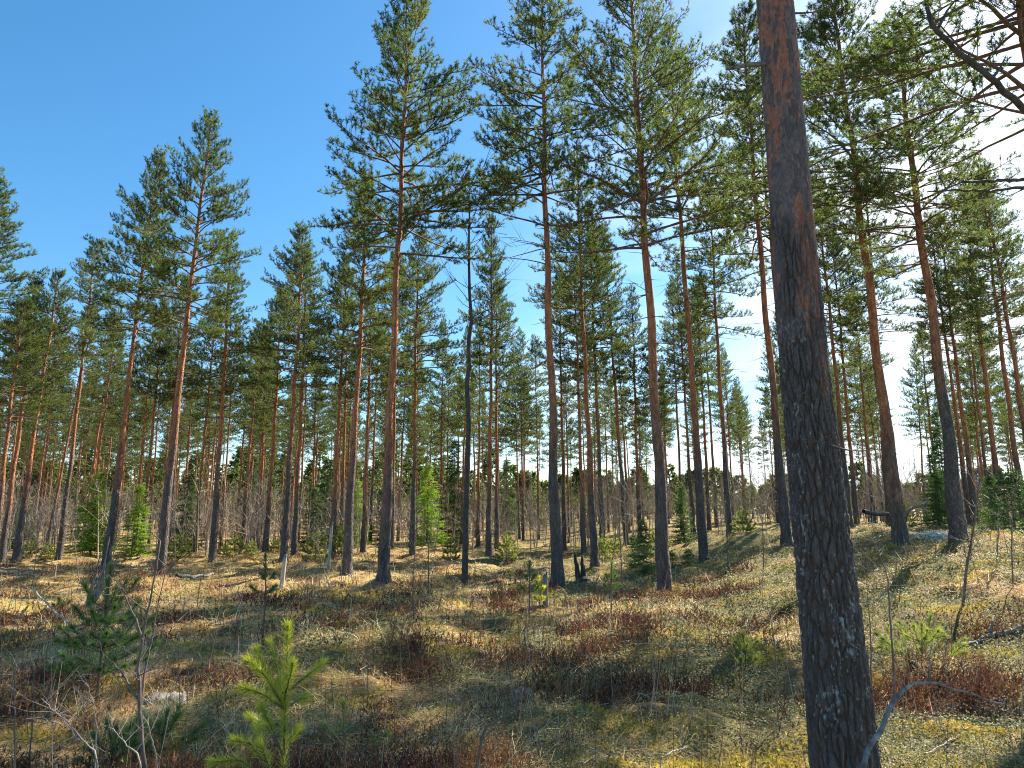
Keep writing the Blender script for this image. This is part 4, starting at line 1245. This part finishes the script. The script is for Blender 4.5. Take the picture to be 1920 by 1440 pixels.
bough_in('dead_bough', [(2010, 285, .3), (1920, 205, .1), (1850, 140, 0), (1790, 92, -.05), (1745, 45, -.1), (1738, 14, -.1)], 6.5, .038, .020, 'thick bare dead bough slanting into the top right sky', 'dead bough', 'darkbark',
         side=[[(1758, 55, -.05), (1776, 20, 0), (1800, -10, .1)], [(1812, 112, 0), (1819, 98, 0)], [(1862, 145, 0), (1875, 128, .1), (1885, 108, .15)]])
bough_in('dead_bough', [(2020, 335, .5), (1920, 336, .2), (1860, 339, 0), (1808, 342, -.1)], 7.2, .026, .014, 'straight bare bough entering level from the right edge', 'dead bough', 'darkbark')
bough_in('dead_bough', [(2020, 338, .4), (1920, 350, .2), (1850, 358, 0), (1790, 356, -.1), (1738, 360, -.2)], 6.8, .022, .007, 'curved bare bough just below the level one at the right edge', 'dead bough', 'darkbark',
         side=[[(1775, 357, 0), (1764, 335, 0), (1757, 318, 0)], [(1850, 358, 0), (1895, 368, .1), (1920, 352, .2)]])


# ------------------------------------------------------------------ brush and the far forest
def brush_mesh():
    r = np.random.default_rng(55)
    V_, T_ = [], []
    n = 2600
    Y = np.exp(r.uniform(math.log(30), math.log(85), n))
    X = r.uniform(-.85, .85, n) * Y
    keep = r.random(n) < np.clip(0.55 + 0.9 * fbm(X / 5, Y / 5, 57), 0.12, 1)
    X, Y = X[keep], Y[keep]; n = len(X)
    Z = ground_h(X, Y)
    Ht = r.uniform(1.4, 4.6, n) * (1 + .35 * sm(40, 75, Y))
    lean = r.normal(0, .09, (n, 2))
    B = np.stack([X, Y, Z - .1], -1); T = B + np.stack([lean[:, 0] * Ht, lean[:, 1] * Ht, Ht], -1)
    Wd = .012 + .004 * Ht

    def strips(A, Bt, w):
        d = Bt - A
        side = np.cross(d, r.normal(size=d.shape)); side /= np.linalg.norm(side, axis=1)[:, None] + 1e-9
        s2 = np.cross(d, side); s2 /= np.linalg.norm(s2, axis=1)[:, None] + 1e-9
        w = w[:, None]
        v = np.stack([A + side * w, A - side * .5 * w + s2 * .87 * w, A - side * .5 * w - s2 * .87 * w, Bt], 1).reshape(-1, 3)
        b = np.arange(len(A))[:, None] * 4
        t = np.stack([np.concatenate([b, b + 1, b + 3], 1), np.concatenate([b + 1, b + 2, b + 3], 1), np.concatenate([b + 2, b, b + 3], 1)], 1).reshape(-1, 3)
        return v, t
    parts = [strips(B, T, Wd)]
    for lvl in range(13):
        f = r.uniform(.15, .95, n)[:, None]
        A = B + (T - B) * f
        L_ = Ht * (1 - f[:, 0]) * .5 + .25
        d = np.stack([r.normal(0, .45, n), r.normal(0, .45, n), r.uniform(.35, 1, n)], -1)
        E = A + d * L_[:, None]
        parts.append(strips(A, E, Wd * .42))
        for _ in range(2):
            f2 = r.uniform(.3, .8, n)[:, None]
            A2 = A + (E - A) * f2
            E2 = A2 + (d + r.normal(0, .4, (n, 3))) * L_[:, None] * .4
            parts.append(strips(A2, E2, Wd * .28))
    n0 = 0; vs_, ts_ = [], []
    for v, t in parts:
        vs_.append(v); ts_.append(t + n0); n0 += len(v)
    return mesh_np('birch_brush', np.concatenate(vs_), np.concatenate(ts_), None, [M['brush']], False)


tag(obj('birch_brush', brush_mesh()), 'brown leafless birch brush filling the space under the far pines', 'brush', kind='stuff')


def far_forest():
    r = np.random.default_rng(66)
    P, D, S = [], [], []
    mb = MB()
    for k in range(850):
        y = r.uniform(74, 200); x = r.uniform(-1.0, 1.0) * y
        H = r.uniform(6, 11.5) * (1.0 - 0.45 * float(sm(-0.12, 0.05, x / y)))
        z = float(ground_h(np.array([x]), np.array([y]))[0])
        mb.tube([(x, y, z - .3), (x + r.normal(0, .1), y, z + H)], [.12, .03], 4)
        spruceish = r.random() < .45
        n = 150
        u = r.random(n) ** .8
        base_ = .1 if spruceish else .45
        zz = z + H * (base_ + (1 - base_) * u)
        rad = (1.5 if spruceish else 1.3) * (1 - u) ** .8 * r.random(n) ** .5 + .1
        a = r.uniform(0, 6.28, n)
        for i in range(n):
            P.append((x + rad[i] * math.cos(a[i]), y + rad[i] * math.sin(a[i]), zz[i])); dd = np.array([math.cos(a[i]), math.sin(a[i]), .4 if not spruceish else -.1]); D.append(dd / np.linalg.norm(dd))
    P, D = np.array(P), np.array(D)
    v, t, h = needle_shoots(P, D, r.uniform(.2, .5, len(P)), 7, .42, .22, r, (.3, 1.1))
    nv = len(v)
    tv = np.concatenate(mb.v); tq = np.concatenate(mb.q) + nv
    pm = np.concatenate([np.zeros(len(t), int), np.ones(len(tq), int)])
    return mesh_np('far_forest', np.concatenate([v, tv]), t, tq, [M['needle'], M['bough']], False, {'hue': np.concatenate([h * .7, np.zeros(len(tv))])}, pm)


tag(obj('far_forest', far_forest()), 'distant forest closing the view beyond the thin pines', 'forest', kind='stuff')


# ------------------------------------------------------------------ ground cover
def scatter(n, y0, y1, field, seed, k=.82, m=1.0):
    r = np.random.default_rng(seed)
    Y = np.exp(r.uniform(math.log(y0), math.log(y1), n))
    X = r.uniform(-1, 1, n) * (k * Y + m)
    keep = r.random(n) < field(X, Y)
    return X[keep], Y[keep], r


def pal(r, n, cols, w):
    c = np.array(cols)[r.choice(len(cols), n, p=np.array(w) / sum(w))]
    return c * r.uniform(.75, 1.25, (n, 1)) * (1 + r.normal(0, .05, (n, 3)))


def grass():
    TX, TY, r = scatter(19000, 2.2, 34, f_grass, 201)
    nt_ = len(TX)
    K = 20
    n = nt_ * K
    sc = np.clip(TY / 6, .8, 3.2) ** .75
    laz = 2 * np.pi * (perlin(TX / 2, TY / 2, 203) * .9) + 0.6
    bx = np.repeat(TX, K) + r.normal(0, .07, n) * np.repeat(sc, K); by = np.repeat(TY, K) + r.normal(0, .07, n) * np.repeat(sc, K)
    s = np.repeat(sc, K)
    bz = ground_h(bx, by) - .01
    L_ = r.uniform(.08, .32, n) * np.repeat(r.uniform(.5, 1.35, nt_), K) * (1 + .12 * (s - 1))
    az = np.repeat(laz, K) + r.normal(0, 1.0, n)
    e0 = np.repeat(r.uniform(.15, 1.0, nt_), K) + r.normal(0, .3, n)
    bend = r.uniform(.6, 2.2, n)
    wdt = .0024 * s * r.uniform(.7, 1.4, n)
    S_ = 4
    pts = [np.stack([bx, by, bz], -1)]
    for k in range(S_):
        e = e0 - bend * (k + .5) / S_
        d = np.stack([np.cos(e) * np.cos(az), np.cos(e) * np.sin(az), np.sin(e)], -1)
        az = az + r.normal(0, .18, n)
        p = pts[-1] + d * (L_ / S_)[:, None]
        p[:, 2] = np.maximum(p[:, 2], bz - .0 + .015 * r.random(n))
        pts.append(p)
    side = np.stack([-np.sin(az), np.cos(az), r.normal(0, .4, n)], -1); side /= np.linalg.norm(side, axis=1)[:, None]
    V_ = np.empty((n, 2 * S_ + 1, 3))
    for k in range(S_):
        w = (wdt * (1 - .18 * k))[:, None]
        V_[:, 2 * k] = pts[k] - side * w; V_[:, 2 * k + 1] = pts[k] + side * w
    V_[:, 2 * S_] = pts[S_]
    b = np.arange(n)[:, None] * (2 * S_ + 1)
    q = np.concatenate([np.stack([b[:, 0] + 2 * k, b[:, 0] + 2 * k + 1, b[:, 0] + 2 * k + 3, b[:, 0] + 2 * k + 2], -1) for k in range(S_ - 1)])
    t = np.stack([b[:, 0] + 2 * S_ - 2, b[:, 0] + 2 * S_ - 1, b[:, 0] + 2 * S_], -1)
    tone = pal(r, nt_, [(.80, .65, .38), (.66, .48, .23), (.55, .29, .11), (.30, .31, .07), (.62, .43, .12)], [4, 3, 2.6, .8, 1.8])
    # rustier in the west, greener tussocks on the rise
    col = np.repeat(tone, K, 0) * r.uniform(.8, 1.2, (n, 1))
    col = np.repeat(np.clip(col, .01, .8), 2 * S_ + 1, 0)
    return mesh_np('dry_grass', V_.reshape(-1, 3), t, q, [M['grass']], False, {'col': col})


tag(obj('dry_grass', grass()), 'matted dry straw-coloured grass covering the clearing', 'grass', kind='stuff')


def sprigs(name, field, seed, n0, K, hgt, cols, wts, mat, y1=30, y0=2.2, spread=.1, leaf=.006, nl=7):
    """little upright stems with short leaves all along"""
    TX, TY, r = scatter(n0, y0, y1, field, seed)
    nt_ = len(TX); n = nt_ * K
    sc = np.clip(TY / 5, .85, 3.0) ** .75; s = np.repeat(sc, K)
    bx = np.repeat(TX, K) + r.normal(0, spread, n) * s; by = np.repeat(TY, K) + r.normal(0, spread, n) * s
    bz = ground_h(bx, by) - .01
    B = np.stack([bx, by, bz], -1)
    d = np.stack([r.normal(0, .38, n), r.normal(0, .38, n), np.ones(n)], -1); d /= np.linalg.norm(d, axis=1)[:, None]
    L_ = hgt * r.uniform(.5, 1.2, n) * np.repeat(r.uniform(.6, 1.25, nt_), K)
    v, t, h = needle_shoots(B, d, L_, nl, leaf * 4.2, leaf, r, (.25, .8))
    fac = np.repeat(s, nl * 3)
    v = v.reshape(-1, 3, 3); c = v.mean(1, keepdims=True)
    v = (c + (v - c) * np.repeat(s, nl)[:, None, None]).reshape(-1, 3)
    # stems
    side = np.cross(d, r.normal(size=d.shape)); side /= np.linalg.norm(side, axis=1)[:, None]
    sv = np.stack([B - side * (.0014 * s)[:, None], B + side * (.0014 * s)[:, None], B + d * L_[:, None]], 1).reshape(-1, 3)
    stt = np.arange(n * 3).reshape(-1, 3) + len(v)
    tone = np.repeat(pal(r, nt_, cols, wts), K, 0) * r.uniform(.75, 1.25, (n, 1))
    colv = np.repeat(tone, nl * 3, 0); cols_ = np.repeat(tone * .7, 3, 0)
    return mesh_np(name, np.concatenate([v, sv]), np.concatenate([t, stt]), None, [M[mat]], False, {'col': np.clip(np.concatenate([colv, cols_]), .005, .8)})


tag(obj('heather', sprigs('heather', f_heath, 211, 17000, 18, .21, [(.13, .055, .038), (.23, .095, .05), (.075, .04, .033), (.34, .17, .07)], [3, 3, 2, 1.5], 'heather', 30, leaf=.007)), 'dark red-brown heather growing in low cushions', 'heather', kind='stuff')
tag(obj('moss', sprigs('moss', f_moss, 221, 20000, 14, .04, [(.60, .46, .08), (.46, .38, .07), (.68, .50, .11), (.26, .27, .06)], [3, 3, 2, 1.5], 'moss', 16, spread=.06, leaf=.0055, nl=5)), 'yellow-green moss cushions between the stems', 'moss', kind='stuff')


def lingon():
    TX, TY, r = scatter(40000, 2.2, 34, f_ling, 231)
    nt_ = len(TX); K = 14; n = nt_ * K
    sc = np.clip(TY / 5, .8, 3.4) ** .8; s = np.repeat(sc, K)
    x = np.repeat(TX, K) + r.normal(0, .06, n) * s; y = np.repeat(TY, K) + r.normal(0, .06, n) * s
    z = ground_h(x, y) + r.uniform(.01, .10, n)
    C = np.stack([x, y, z], -1)
    a = r.uniform(0, 6.28, n); e = r.uniform(-.3, .9, n)
    d = np.stack([np.cos(e) * np.cos(a), np.cos(e) * np.sin(a), np.sin(e)], -1)
    w = np.cross(d, np.array([0, 0, 1.0]) + r.normal(0, .35, (n, 3))); w /= np.linalg.norm(w, axis=1)[:, None]
    up = np.cross(w, d)
    L_ = (.016 * s * r.uniform(.7, 1.3, n))[:, None]; W_ = L_ * .36
    V_ = np.stack([C, C + d * L_ * .5 - w * W_ + up * L_ * .1, C + d * L_, C + d * L_ * .5 + w * W_ + up * L_ * .1], 1).reshape(-1, 3)
    b = np.arange(n)[:, None] * 4
    t = np.concatenate([np.concatenate([b, b + 1, b + 2], 1), np.concatenate([b, b + 2, b + 3], 1)])
    col = np.repeat(pal(r, nt_, [(.09, .12, .04), (.17, .19, .07), (.30, .29, .13), (.28, .15, .06)], [3, 3, 2.5, 1.2]), K, 0) * r.uniform(.7, 1.35, (n, 1))
    return mesh_np('lingonberry_leaves', V_, t, None, [M['lingon']], False, {'col': np.repeat(np.clip(col, .01, .8), 4, 0)})


tag(obj('lingonberry_leaves', lingon()), 'glossy small lingonberry leaves carpeting the rise', 'ground cover', kind='stuff')


def litter():
    X, Y, r = scatter(9000, 2.2, 22, lambda x, y: np.full(x.shape, .8), 241)
    n = len(X); s = np.clip(Y / 5, .9, 2.5)
    A = np.stack([X, Y, ground_h(X, Y) + r.uniform(.01, .08, n)], -1)
    a = r.uniform(0, 6.28, n); L_ = r.uniform(.06, .45, n)
    up = np.where(r.random(n) < .3, r.uniform(.8, 2.5, n), r.normal(.02, .25, n))
    E = A + np.stack([np.cos(a) * L_ * np.where(up > .75, .3, 1), np.sin(a) * L_ * np.where(up > .75, .3, 1), np.clip(up, -.1, 9) * L_], -1)
    d = E - A; side = np.cross(d, r.normal(size=d.shape)); side /= np.linalg.norm(side, axis=1)[:, None]
    w = (.0022 * s * r.uniform(.6, 1.8, n))[:, None]
    s2 = np.cross(d, side); s2 /= np.linalg.norm(s2, axis=1)[:, None]
    V_ = np.stack([A + side * w, A - side * .5 * w + s2 * .87 * w, A - side * .5 * w - s2 * .87 * w, E], 1).reshape(-1, 3)
    b = np.arange(n)[:, None] * 4
    t = np.concatenate([np.concatenate([b, b + 1, b + 3], 1), np.concatenate([b + 1, b + 2, b + 3], 1), np.concatenate([b + 2, b, b + 3], 1)])
    col = np.repeat(pal(r, n, [(.42, .36, .29), (.16, .10, .07), (.27, .19, .13)], [2, 2, 2]), 4, 0)
    return mesh_np('twig_litter', V_, t, None, [M['heather']], False, {'col': np.clip(col, .01, .8)})


tag(obj('twig_litter', litter()), 'fine fallen twigs strewn over the forest floor', 'twigs', kind='stuff')
